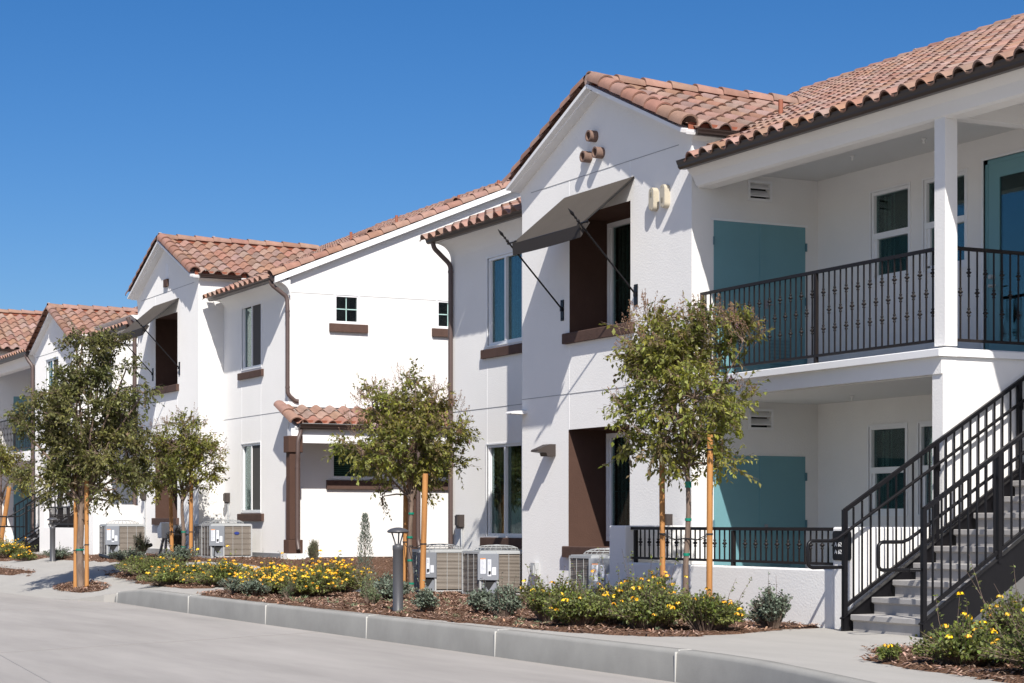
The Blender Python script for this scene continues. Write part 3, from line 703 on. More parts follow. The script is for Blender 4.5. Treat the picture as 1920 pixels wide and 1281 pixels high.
# recessed wall left of the bay
XL = -30.85; yb = 14.5
hw1 = [(-29.40, -28.14, 4.11, 5.57), (-29.43, -28.14, .93, 2.45)]
W1.wall('y', yb, XL, -26.98, -.2, 6.02, hw1, .05)
for h in hw1: window(b1, 'y', yb, *h, 'slider', .045)
sill(b1, 'y', yb, -29.56, -27.98, 3.90, 4.05); sill(b1, 'y', yb, -29.58, -27.98, .735, .905)
W1.wall('x', XL + .0, yb, 30, -.2, 6.1)      # far end wall (turned away)
W1.quad((XL, yb, -.2), (XL, yb, 6.0), (XL, 22, 9.1), (XL, 30, -.2))
eave_run(b1, XL - .12, -27.0, 14.15, er, W1)
joint_y(b1, yb, XL, -26.98, 3.07)
sm = MB()
for z0_, z1_ in ((2.46, 3.90), (-.1, .73)): sm.box(-29.43, -29.42, yb - .003, yb + .003, z0_, z1_)
sm.build('plaster_seam', M['softjoint'], b1)
downpipe(b1, [(-30.78, 14.12, 6.02), (-30.78, 14.14, 5.90), (-30.74, 14.44, 5.62), (-30.74, 14.44, .2)], .042, [(-30.74, 14.44, 5.5), (-30.74, 14.44, 3.0)])
wall_meter(b1, -30.38, yb, 1.18, .35)
# balcony bay
yk = 15.94; XT = -22.07; XC = -17.0
hk = [(-20.88, -20.08, 4.33, 5.50), (-19.80, -18.98, 4.33, 5.50), (-20.93, -20.14, 1.26, 2.42), (-19.90, -19.05, 1.26, 2.42), (-18.66, -17.62, 3.06, 5.56)]
W1.wall('y', yk, XT, -12.0, -.1, 5.86, hk, .05)
for h in hk[:4]: window(b1, 'y', yk, *h, 'hung', .04)
W1.box(XT, XC, 13.93, yk, 2.79, 3.03)                                   # balcony slab
W1.box(XC - .18, XC, 13.95, 14.12, -.1, 2.80)                           # lower pier
W1.wall('x', XC + .001, 13.95, 17.2, -.1, 2.95)
W1.box(XT, -12.0, 14.0, 14.22, 5.60, 5.90)                              # beam
W1.prism([(13.72, 5.90), (13.80, 5.84), (13.9, 5.74), (13.96, 5.62), (14.0, 5.60), (14.0, 5.90)], 'x', XT + .02, -12.0)
W1.box(XC - .18, XC, 13.98, 14.15, 3.10, 5.62)                          # post
W1.box(XC - .18, XC, 14.22, yk, 5.62, 5.84)                             # cross beam
W1.build('wall', M['stucco'], b1)
pf = MB(); pf.box(XC - .15, XC - .03, 14.01, 14.12, 3.03, 3.14); pf.build('post_foot', M['greymetal'], b1)
cl = MB(); cl.box(XT, -12, 14.2, yk, 5.84, 5.88); cl.box(XT, XC - .18, 14.0, yk, 2.775, 2.788); co = cl.build('ceiling', M['ceil'], b1)
ct = MB(); ct.prism([(13.86, 2.98), (13.86, 3.055), (13.95, 3.075), (14.12, 3.075), (14.12, 2.98)], 'x', XT + .0, XC + .04)
ct.prism([(XC - .16, 2.982), (XC - .16, 3.073), (XC + .0, 3.073), (XC + .045, 3.053), (XC + .045, 2.982)], 'y', 14.12, 17.2)
ct.build('balcony_cap', M['stuccotrim'], b1)
fl = MB(); fl.box(XT, XC, 14.1, yk, 3.03, 3.045); fl.build('balcony_floor', M['concrete'], b1)
for z, q in ((5.19, 3.07), (2.055, 0.03)): closet_doors(b1, XT + .02, 14.24, 15.73, q, z)
vent_louver(b1, XT + .003, 14.82, 15.14, 5.53, 5.74); vent_louver(b1, XT + .003, 14.83, 15.16, 2.44, 2.66)
cj = MB(); cj.box(XT, XT + .012, 14.20, 15.77, 5.19, 5.22); cj.build('door_trim', M['vinyl'], b1)
# glazed balcony door
gd = MB(); a0, a1, z0_, z1_ = -18.66, -17.62, 3.06, 5.56
gd.box(a0, a0 + .05, yk + .02, yk + .07, z0_, z1_); gd.box(a0, a1, yk + .02, yk + .07, z1_ - .05, z1_); gd.box(a1 - .05, a1, yk + .02, yk + .07, z0_, z1_)
for (p, q, r_, s_) in ((a0 + .05, a0 + .25, z0_, z1_ - .05), (a1 - .25, a1 - .05, z0_, z1_ - .05), (a0 + .25, a1 - .25, z1_ - .23, z1_ - .05), (a0 + .25, a1 - .25, z0_, z0_ + .28)): gd.box(p, q, yk + .03, yk + .06, r_, s_)
go = gd.build('balcony_door', M['teal'], b1)
g2 = MB(); g2.box(a0 + .25, a1 - .25, yk + .042, yk + .048, z0_ + .28, z1_ - .23); g2.build('door_glass', M['glassdoor'] if 'glassdoor' in M else M['glass'], go)
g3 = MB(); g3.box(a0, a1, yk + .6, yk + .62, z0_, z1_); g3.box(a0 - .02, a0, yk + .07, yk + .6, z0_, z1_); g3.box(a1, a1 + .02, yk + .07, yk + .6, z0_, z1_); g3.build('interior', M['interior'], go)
g4 = MB(); e = .03
g4.box(a0 - e, a1 + e, yk - .015, yk + .02, z1_, z1_ + e); g4.box(a0 - e, a0, yk - .015, yk + .02, z0_, z1_); g4.build('door_frame', M['vinyl'], go)
g5 = MB(); g5.tube([(a0 + .15, yk + .03, 4.13), (a0 + .15, yk - .04, 4.13)], .028, 12); g5.tube([(a0 + .15, yk + .03, 4.02), (a0 + .15, yk - .05, 4.02)], .02, 10); g5.tube([(a0 + .15, yk - .045, 4.02), (a0 + .26, yk - .045, 4.02)], .010, 8); g5.build('door_handle', M['aclight'], go)
ob = MB(); ob.box(-19.42, -19.34, yk - .02, yk, 3.42, 3.62); ob.build('outlet_box', M['teal'], b1)
for (x, y, z) in ((-20.3, 15.2, 5.835), (-19.0, 15.3, 5.835), (-20.3, 15.2, 2.77), (-18.6, 15.2, 2.77)):
    c = MB(); c.lathe([(.012, -.06), (.02, -.05), (.012, -.02), (.035, -.006), (.035, 0)], (x, y, z), 10); c.build('sprinkler_head', M['whitemetal'], b1)
c = MB(); c.lathe([(.075, -.015), (.08, 0)], (-21.0, 14.9, 5.838), 16); c.build('ceiling_light', M['whitemetal'], b1)
kn = [(.66,), (.43, 1.0 - .33 + .0), ]
up = [(.30, .74), (.52,)]
railing(b1, (XT + .0, 14.05), (XC - .18, 14.05), 3.16, 4.21, .113, up, posts=(.03, XT * -1 - 19.49), foot=.085, name='balcony_railing')
railing(b1, (XC - .09, 14.15), (XC - .09, 15.93), 3.16, 4.21, .113, up, posts=(.03, 1.75), name='balcony_railing')
eave_run(b1, XT + .06, -12.0, 13.72, er, None, cove=False)
main_roof(b1, -30.9, -11.0, er, [(-24.5, 7.44)], 9.0, lambda x: 13.62 if x > -22.0 else 14.12, pipes=[(-17.95, 19.55, .20), (-22.0, 16.65, .0)])
tile_hood(b1, -17.35, 19.1, er)
vp = MB(); vp.tube([(-22.9, 15.9, 6.6), (-22.9, 15.9, 7.12)], .034, 10); vp.build('vent_pipe', M['tile_plain'], b1)
# lamps and small fittings on the bay front
l = MB(); l.prism([(13.9, 2.15), (13.9, 2.33), (13.80, 2.33), (13.60, 2.245), (13.59, 2.215), (13.74, 2.20), (13.76, 2.15)], 'x', -26.10, -25.88); l.build('wall_lamp', M['lampmetal'], b1)
l = MB(); l.prism([(13.9, 2.84), (13.9, 2.885), (13.66, 2.87), (13.62, 2.84), (13.62, 2.83), (13.85, 2.825)], 'x', -27.02, -26.80); l.build('wall_shelf_lamp', M['whitemetal'], b1)
l = MB(); l.box(-26.55, -26.41, 13.82, 13.9, .34, .54); l.box(-26.53, -26.43, 13.80, 13.82, .36, .50); l.build('outlet_cover', M['aclight'], b1)
wall_meter(b1, -22.62, 13.9, 1.16, .55)
# low patio wall, its railing, number sign
P1 = MB(); ya = 12.77; t = .20
P1.box(-22.30, -21.88, ya, ya + t, -.25, 1.115); P1.box(-21.88, -17.41, ya, ya + t, -.25, .64); P1.box(-17.41, -17.05, ya, ya + t, -.25, 1.105)
P1.box(-17.25, -17.052, ya + t, 13.95, -.25, 1.105); P1.box(-22.30, -22.10, ya + t, 13.9, -.25, 1.115)
pw = empty('patio_wall', (-19.7, 12.87, 0), 'low white stucco patio wall with a black railing set in it, beside the near staircase', 'wall')
po = P1.build('wall', M['stucco'], pw)
bv = po.modifiers.new('bevel', 'BEVEL'); bv.width = .018; bv.segments = 2
railing(pw, (-21.88, ya + .10), (-17.41, ya + .10), .685, 1.10, .1085, [(.19,), ()], posts=(.10, 21.88 - 19.51), foot=.045, name='patio_railing')
sg = empty('number_sign', (-17.23, 12.76, .9), 'black rounded sign with small white raised numbers on the end of the low patio wall', 'sign')
s_ = MB(); sx0, sx1, sz0, sz1 = -17.39, -17.07, .745, 1.065; rr_ = .035
pr = [(sx1 - rr_ + rr_*math.cos(R(a)), sz1 - rr_ + rr_*math.sin(R(a))) for a in (0,30,60,90)] + [(sx0 + rr_ + rr_*math.cos(R(a)), sz1 - rr_ + rr_*math.sin(R(a))) for a in (90,120,150,180)] + [(sx0 + rr_ + rr_*math.cos(R(a)), sz0 + rr_ + rr_*math.sin(R(a))) for a in (180,210,240,270)] + [(sx1 - rr_ + rr_*math.cos(R(a)), sz0 + rr_ + rr_*math.sin(R(a))) for a in (270,300,330,360)]
s_.prism(pr, 'y', 12.754, 12.768); s_.build('sign_plate', M['black'], sg)
def text(body, size, loc, parent, name, m, rz=90, depth=.002, align='LEFT'):
    cu = bpy.data.curves.new(name, 'FONT'); cu.body = body; cu.size = size; cu.extrude = depth; cu.align_x = align
    o = bpy.data.objects.new(name, cu); COL.objects.link(o)
    dg = bpy.context.evaluated_depsgraph_get(); me = bpy.data.meshes.new_from_object(o.evaluated_get(dg)); bpy.data.objects.remove(o)
    o = bpy.data.objects.new(name, me); COL.objects.link(o); me.materials.clear(); me.materials.append(m)
    o.rotation_euler = (R(90), 0, R(rz)); o.parent = parent; o.location = Vector(loc) - world_loc(parent); return o
text("A 62", .066, (-17.35, 12.751, .895), sg, 'lettering', M['vinyl'], rz=0)
text("A 625", .066, (-17.35, 12.751, .815), sg, 'lettering', M['vinyl'], rz=0)

# ================================================================== staircase
def staircase(label, dx, dy, dz, n=17, group=None):
    root = empty('staircase', (-16.45 + dx, 12.8 + dy, dz), label, 'staircase', group)
    X0, X1 = -16.95 + dx, -15.64 + dx; rise, run = .18, .277; dy -= .15
    y0 = 12.80 + dy; off = world_loc(root)
    for i in range(n):
        y = y0 + i * run; z = dz + (i + 1) * rise
        m = MB()
        m.prism([(y, z - rise - .0), (y, z - .075), (y - .035, z - .055), (y - .035, z - .006), (y - .028, z), (y + run + .02, z), (y + run + .02, z - .05), (y + .05, z - .06), (y + .05, z - rise)], 'x', X0 + .07, X1 - .03)
        m.build('step', M['steptread'], root)
    sl = rise / run; L = n * run
    for X in (X0, X1):
        s = MB()
        def zt(y): return dz + .16 + (y - y0 + .05) * sl
        ya_, yb_ = y0 - .10, y0 + L
        s.prism([(ya_, dz), (ya_, zt(ya_)), (yb_, zt(yb_)), (yb_, zt(yb_) - .42), (ya_ + .40, dz)], 'x', X - .012, X + .012)
        s.prism([(ya_, zt(ya_)), (yb_, zt(yb_)), (yb_, zt(yb_) + .012), (ya_, zt(ya_) + .012)], 'x', X - .035, X + .035)
        s.build('stringer', M['black'], root)
        # guard rail
        r_ = MB(); yp0 = y0 - .06
        def ztop(y): return dz + 1.27 + (y - 12.72 - dy) * .605
        def zbot(y): return dz + .245 + (y - 12.72 - dy) * .625
        r_.bar((X, yp0, ztop(yp0)), (X, yb_, ztop(yb_)), .042, .04, (0, 0, 1)); r_.bar((X, yp0, zbot(yp0)), (X, yb_, zbot(yb_)), .034, .036, (0, 0, 1))
        posts = [yp0, yp0 + 1.23 if X == X0 else yp0 + .97, yp0 + 2.40, yp0 + 3.5]
        for k, y in enumerate(posts):
            if y > yb_: continue
            r_.box(X - .024, X + .024, y - .024, y + .024, dz if k == 0 else zt(y) - .05, ztop(y) + .01)
        g = r_.build('stair_railing', M['black'], root)
        y = yp0 + .115; k = 0; pk = MB()
        pk.box(-.0085, .0085, -.0085, .0085, 0, .99); key = ('p', round(X, 2), round(dz, 2))
        if 'picket' not in _bal:
            o = pk.build('picket', M['black']); _bal['picket'] = o.data; bpy.data.objects.remove(o)
        while y < yb_:
            if min(abs(y - p) for p in posts) > .05:
                o = bpy.data.objects.new('picket', _bal['picket']); COL.objects.link(o); o.parent = g; o.location = (X - off.x, y - off.y, zbot(y) - off.z)
            y += .1135
        # round handrail with its end loop
        hx = X + (.06 if X == X0 else -.06); h = MB()
        zs = lambda y: dz + .985 + (y - 12.60 - dy) * .60
        pts = [(hx, 12.60 + dy, dz + .68), (hx, 12.28 + dy, dz + .68)] + [(hx, 12.28 + dy - .06 * math.sin(R(a)), dz + .74 - .06 * math.cos(R(a))) for a in (30, 60, 90)] + [(hx, 12.22 + dy, dz + .90)] + [(hx, 12.28 + dy - .06 * math.cos(R(a)), dz + .90 + .06 * math.sin(R(a))) for a in (30, 60, 90)] + [(hx, 12.52 + dy, dz + .96), (hx, 12.60 + dy, zs(12.60 + dy)), (hx, yb_, zs(yb_))]
        h.tube(pts, .019, 8)
        for y in posts[1:]:
            if y < yb_: h.tube([(X, y, zs(y) - .09), (hx, y, zs(y) - .09), (hx, y, zs(y) - .02)], .008, 6)
        h.tube([(X, 12.70 + dy, dz + .68), (hx, 12.62 + dy, dz + .68)], .019, 8)
        h.build('handrail', M['black'], root)
    return root
staircase('black steel staircase with concrete treads rising past the low patio wall with the number sign', 0, 0, 0)
pt = MB(); pt.box(-15.92, -15.82, 15.1, 15.2, -.2, 1.7)
so_ = tag(pt.build('stair_support_post', M['black']), 'slim black post standing under the near staircase', 'post')

# ================================================================== second building
b2 = empty('apartment_building', (-45.0, 14.5, .4), 'middle white stucco building with two small square windows above a tiled porch roof', 'building')
W2 = MB(); DX, DZ, ER = -21.05, .46, .22
tower(b2, W2, DX, DZ, ER, .1, mirror=True, vents=False)
X2 = -38.9
h2 = [(-41.85, -40.58, 4.57, 6.05), (-41.88, -40.62, 1.39, 2.90)]
W2.wall('y', yb, -43.12, X2, .1, 6.27, h2, .05)
for h in h2: window(b2, 'y', yb, *h, 'sliderscreen', .045)
sill(b2, 'y', yb, -42.0, -40.42, 4.35, 4.50); sill(b2, 'y', yb, -42.02, -40.40, 1.19, 1.35)
eave_run(b2, -43.0, X2 + .10, 14.15, ER, W2)
hs = [(15.55, 16.10, 5.42, 6.01), (17.95, 18.50, 5.42, 6.01), (15.48, 16.70, 2.10, 2.86), (17.75, 18.9, 2.10, 2.86)]
W2.wall('x', X2, yb, 28, .1, 6.30, hs, .04)
def rz_(y): return mainz(ER, y) - .03
W2.add([(X2, yb, 6.30), (X2, 28, 6.30), (X2, 22.0, rz_(21.9)), (X2, yb, rz_(yb))], [(0, 1, 2, 3)])
for h in hs[:2]: window(b2, 'x', X2, *h, 'small', .035); sill(b2, 'x', X2, h[0] - .13, h[1] + .19, 5.22, 5.395, .07)
for h in hs[2:]: window(b2, 'x', X2, *h, 'blind', .035); sill(b2, 'x', X2, h[0] - .13, h[1] + .15, 1.87, 2.06, .07)
tr = MB(); tr.prism([(14.15, mainz(ER, 14.15) - .12), (14.15, mainz(ER, 14.15) + .01), (21.95, mainz(ER, 21.95) + .01), (21.95, mainz(ER, 21.95) - .12)], 'x', X2 + .002, X2 + .15)
tr.build('verge_trim', M['stuccotrim'], b2)
joint_x(b2, X2, yb, 19.5, 6.01); joint_y(b2, yb, -43.12, X2, 3.51); joint_x(b2, -43.12, 13.9, 14.5, 3.51)
sm = MB()
for yy in (15.54, 16.12, 17.95): sm.box(X2 - .004, X2 + .003, yy - .005, yy + .005, 3.7, 5.2)
for xx in (-41.87, -40.6):
    sm.box(xx - .005, xx + .005, yb - .003, yb + .003, 2.92, 4.35); sm.box(xx - .005, xx + .005, yb - .003, yb + .003, .5, 1.19)
sm.build('plaster_seam', M['softjoint'], b2)
ws = MB(); ws.box(X2, X2 + .03, 15.0, 19.2, .395, .415); ws.box(X2 + .004, X2 + .05, 14.6, 19.2, .1, .39); ws.build('base_strip', M['greymetal'], b2).data.materials[0] = M['stucco']
ws = MB(); ws.box(X2, X2 + .055, 14.9, 19.2, .392, .420); ws.build('weep_screed', M['gutter'], b2)
ws = MB(); ws.box(-43.1, -39.0, yb - .02, yb, .33, .50); ws.box(-52.0, -43.2, 13.87, 13.9, .36, .52); ws.build('base_strip', M['greymetal'], b2)
downpipe(b2, [(X2 - .02, 14.10, 6.28), (X2 - .0, 14.12, 6.15), (X2 + .03, 14.46, 5.90), (X2 + .06, 14.46, 5.6), (X2 + .06, 14.46, 3.86), (X2 + .06, 14.62, 3.72), (X2 + .07, 14.70, 3.71)], .046, [(X2 + .06, 14.46, 5.6), (X2 + .06, 14.46, 4.0)])
wall_meter(b2, -42.75, yb, 1.72, .95); wall_meter(b2, -47.35, 13.9, 1.82, .9)
# left bay of the second building
W2.wall('y', yk, -51.6, -48.02, .1, 6.3, [(-50.9, -50.1, 1.7, 2.9)], .05)
W2.box(-51.6, -48.02, 14.0, 14.22, 6.05, 6.36); W2.prism([(13.72, 6.36), (13.80, 6.30), (13.9, 6.20), (13.96, 6.08), (14.0, 6.05), (14.0, 6.36)], 'x', -51.6, -48.04)
W2.box(-51.6, -51.42, 14.0, 14.18, .1, 6.06); W2.box(-51.6, -48.02, 13.95, 14.3, 3.22, 3.50); W2.box(-52.0, -48.04, 13.80, 13.97, .1, 1.58)
W2.box(-51.6, -48.02, 14.2, yk, 6.30, 6.34); W2.quad((-51.7, 14, 6.2), (-51.7, 14.0, 6.3), (-51.7, 22, 9.4), (-51.7, 28, 6.2))
window(b2, 'y', yk, -50.9, -50.1, 1.7, 2.9, 'hung', .04)
railing(b2, (-51.42, 14.05), (-48.02, 14.05), 3.62, 4.66, .113, up, posts=(.03, 1.7), foot=.08, name='balcony_railing')
eave_run(b2, -51.75, -48.25, 13.72, ER, None, cove=False)
W2.build('wall', M['stucco'], b2)
downpipe(b2, [(-48.11, 13.66, 6.30), (-48.11, 13.72, 6.15), (-48.11, 13.84, 6.0), (-48.11, 13.84, .6)], .055, [(-48.11, 13.84, 3.5)])
main_roof(b2, -51.7, X2, ER, [(-24.5 + DX, 7.44 + DZ)], 9.0, lambda x: 13.62 if x < -48.2 else 14.12, verge_r=True,
          pipes=[(-39.9, 18.95, .24), (-39.6, 19.8, .24), (-41.9, 17.15, .30), (-41.0, 17.9, .30)])
for (x, y) in ((-41.6, 17.4), (-40.6, 19.1)): tile_hood(b2, x, y, ER)
# side porch: beam, brown posts, little roof
pr_ = MB(); A0, A1 = 14.30, 18.7
cp, sp = math.cos(SL), math.sin(SL)
tile_patch(pr_, (X2 + 1.00, A0, 3.17), (0, 1, 0), (-cp, 0, sp), A1 - A0, .96, None, s0=0)
cap_tiles(pr_, None, (X2 + 1.03, A0 + .0, 3.20), (X2 + .04, A0 + .0, 3.61), .145, .36, .8)
pro = pr_.build('porch_roof', M['tile'], b2)
pd = MB(); deck(pd, (X2 + .98, A0, 3.16), (0, 1, 0), (-cp, 0, sp), A1 - A0, 1.02); pd.box(X2, X2 + .05, A0 + .05, A1, 3.60, 3.70); pd.build('roof_deck', M['stuccotrim'], pro)
pe = MB(); pe.box(X2 + .95, X2 + .965, A0 + .1, A1, 3.15, 3.27); pe.build('tile_end', M['tileend'], pro)
gutter(b2, (X2 + 1.05, A0 + .06, 3.19), (X2 + 1.05, A1, 3.19), (1, 0, 0))
fl_ = MB(); fl_.box(X2 + 1.0, X2 + 1.09, A0 + .10, A1, 3.192, 3.20); fl_.build('gutter_flashing', M['aclight'], b2)
bm = MB(); bm.box(X2 + .70, X2 + .93, 14.22, A1, 2.80, 3.10); bm.add([(X2, 14.52, 2.9), (X2 + .80, 14.52, 2.9), (X2 + .9, 14.52, 3.15), (X2, 14.52, 3.55)], [(0, 1, 2, 3)])
bm.build('porch_beam', M['stuccotrim'], b2)
for y in (14.30, 17.02):
    p_ = MB(); x = X2 + .82; hs_ = .115
    p_.box(x - hs_, x + hs_, y - hs_, y + hs_, .80, 2.62); p_.box(x - .155, x + .155, y - .155, y + .155, 2.60, 2.94); p_.box(x - .155, x + .155, y - .155, y + .155, .52, .80)
    po_ = p_.build('porch_post', M['brown'], b2); bv = po_.modifiers.new('bevel', 'BEVEL'); bv.width = .008
    q_ = MB(); q_.box(x - .20, x + .20, y - .20, y + .20, .0, .515); q_.build('post_plinth', M['stucco'], po_)
    downpipe(po_, [(x + .17, y + .10, 3.10), (x + .17, y + .10, 3.0), (x + .19, y + .03, 2.85), (x + .19, y + .03, 2.55), (x + .165, y + .03, 2.4), (x + .165, y + .03, .78), (x + .24, y + .03, .60)], .045, [(x + .165, y + .03, 2.3)])

# ================================================================== third building
b3 = empty('apartment_building', (-59.0, 14.5, .4), 'farthest white stucco building with a gabled front and a teal-paned window behind the largest tree', 'building')
W3 = MB(); gx0, gx1, gp = -58.92, -54.05, -56.5; zb3 = .1
W3.wall('y', 13.9, gx0, gx1, zb3, 6.35, [(-57.55, -56.05, 4.45, 5.92)], .05)
window(b3, 'y', 13.9, -57.55, -56.05, 4.45, 5.92, 'slidermirror', .045)
W3.add([(gx0 - .05, 13.9, 6.35), (gx1 + .05, 13.9, 6.35), (gp, 13.9, 7.32)], [(0, 1, 2)])
W3.wall('x', gx1, 13.9, 22, zb3, 6.4); W3.quad((gx0, 20, zb3), (gx0, 13.9, zb3), (gx0, 13.9, 6.4), (gx0, 20, 6.4))
W3.wall('x', -65.6, 13.9, 20, zb3, 7.0); W3.wall('y', 13.9, -71, -65.6, zb3, 6.9)
W3.wall('y', yk, -65.6, gx0, zb3, 6.4)
W3.box(-65.6, gx0, 14.0, 14.22, 5.95, 6.30); W3.prism([(13.72, 6.33), (13.80, 6.26), (13.9, 6.12), (13.96, 5.98), (14.0, 5.95), (14.0, 6.33)], 'x', -65.4, gx0)
W3.box(-65.6, gx0, 13.95, yk, 3.05, 3.35)
closet_doors(b3, -65.58, 14.75, 15.85, 3.5, 5.35); closet_doors(b3, -65.58, 14.75, 15.85, .5, 2.6)
railing(b3, (-65.6, 14.05), (-59.0, 14.05), 3.45, 4.45, .2, [(.3, .7), (.5,)], posts=(.05, 3.3, 6.5), name='balcony_railing')

lo = empty('patio_wall', (-50.8, 12.85, .3), 'low white patio wall with black railing, behind the big tree and its two orange stakes', 'wall')
P3 = MB(); P3.box(-53.55, -48.0, 12.75, 12.95, .1, 1.02); P3.box(-53.55, -52.95, 12.752, 12.948, 1.02, 1.60); P3.box(-48.6, -47.95, 12.745, 12.955, .1, 1.60); P3.box(-48.15, -47.95, 12.955, 13.79, .1, 1.60)
P3.build('wall', M['stucco'], lo)
railing(lo, (-52.95, 12.85), (-48.6, 12.85), 1.10, 1.58, .113, [(.2,), ()], posts=(2.2,), foot=.10, name='patio_railing')
c_, s_ = math.cos(SL), math.sin(SL)
rf3 = MB(); dk3 = MB(); mm3 = MB(); zr3 = 7.32
for sx in (1, -1):
    hw = 2.55; Z0 = zr3 - hw * .4167
    tile_patch(rf3, (gp + sx * hw, 13.82, Z0), (0, 1, 0), (-sx * c_, 0, s_), 4.6, hw / c_, lambda c: c.z > 6.25 + .4167 * (c.y - 13.65) - .2)
    cap_tiles(rf3, None, (gp + sx * (hw + .02), 13.74, Z0 + .015), (gp + sx * .06, 13.74, zr3 + .02), .13, .34, .85)
    deck(dk3, (gp + sx * hw, 13.74, Z0), (0, 1, 0), (-sx * c_, 0, s_), 4.6, hw / c_)
cap_tiles(rf3, mm3, (gp, 13.68, zr3 + .05), (gp, 17.2, zr3 + .05), .125, .43, .9, 4)
# roof of the next bay, mostly out of frame
sl2 = math.atan(.58); c2, s2 = math.cos(sl2), math.sin(sl2)
tile_patch(rf3, (-65.30, 13.7, 6.88), (0, 1, 0), (-c2, 0, s2), 4.6, 2.45 / c2)
cap_tiles(rf3, mm3, (-67.75, 13.7, 8.36), (-67.75, 18.2, 8.36), .125, .43, .9, 4); deck(dk3, (-65.3, 13.7, 6.88), (0, 1, 0), (-c2, 0, s2), 4.6, 2.45 / c2)
tile_patch(rf3, (-65.5, 13.65, 6.27), (1, 0, 0), (0, c_, s_), 7.0, 4.0, lambda c: not (abs(c.x - gp) < 2.6 and c.z < 7.32 - .4167 * abs(c.x - gp)) and c.x < -57.5)
rfl = MB(); rfl.bar((gp, 13.74, zr3 + .03), (gp, 17.2, zr3 + .03), .16, .12); rfl.build('tile_end', M['tileend'], b3)
rfl = MB(); rfl.bar((-67.75, 13.74, 8.33), (-67.75, 18.2, 8.33), .16, .14); rfl.build('tile_end', M['tileend'], b3)
r3 = rf3.build('roof', M['tile'], b3); dk3.build('roof_deck', M['stuccotrim'], r3); mm3.build('mortar', M['mortar'], r3)
gutter(b3, (-65.6, 13.66, 6.30), (-59.0, 13.66, 6.30), (0, -1, 0)); gutter(b3, (-65.30, 13.75, 6.9), (-65.30, 16.6, 6.9), (1, 0, 0), sz=.8)
downpipe(b3, [(-59.15, 13.66, 6.22), (-59.1, 13.72, 6.05), (-59.0, 13.84, 5.85), (-58.98, 13.84, .5)], .055)
joint_y(b3, 13.9, gx0 + .1, gx1 - .1, 6.10); joint_y(b3, 13.9, gx0, gx1, 3.3)
W3.build('wall', M['stucco'], b3)
staircase('short black steel stair flight with looped handrail at the far left', -38.6, -.05, .36, n=5)

# ================================================================== planting helpers
RIGHT = Vector((math.sin(R(26.96)), math.cos(R(26.96)), 0)); FWD = Vector((-math.cos(R(26.96)), math.sin(R(26.96)), 0)); UP = Vector((0, 0, 1))
def leaf(mb, p, d, l, w_, rnd, tint, fold=.25):
    d = d.normalized(); s = d.cross(Vector((rnd.gauss(0, .5), rnd.gauss(0, .5), 1))).normalized()
    if s.length < .1: s = Vector((1, 0, 0))
    n = s.cross(d); m = p + d * l * .45
    mb.add([p, m + s * w_ + n * w_ * fold, p + d * l - n * l * .08, m - s * w_ + n * w_ * fold], [(0, 1, 2), (0, 2, 3)], False, tint)
def rv(rnd): 
    while True:
        v = Vector((rnd.uniform(-1, 1), rnd.uniform(-1, 1), rnd.uniform(-1, 1)))
        if .05 < v.length < 1: return v
def leaf_tint(rnd, hue=.0, hv=.02, val=(.6, 1.5)):
    return (.5 + hue + rnd.uniform(-hv, hv), rnd.uniform(.75, 1.1), rnd.uniform(*val))
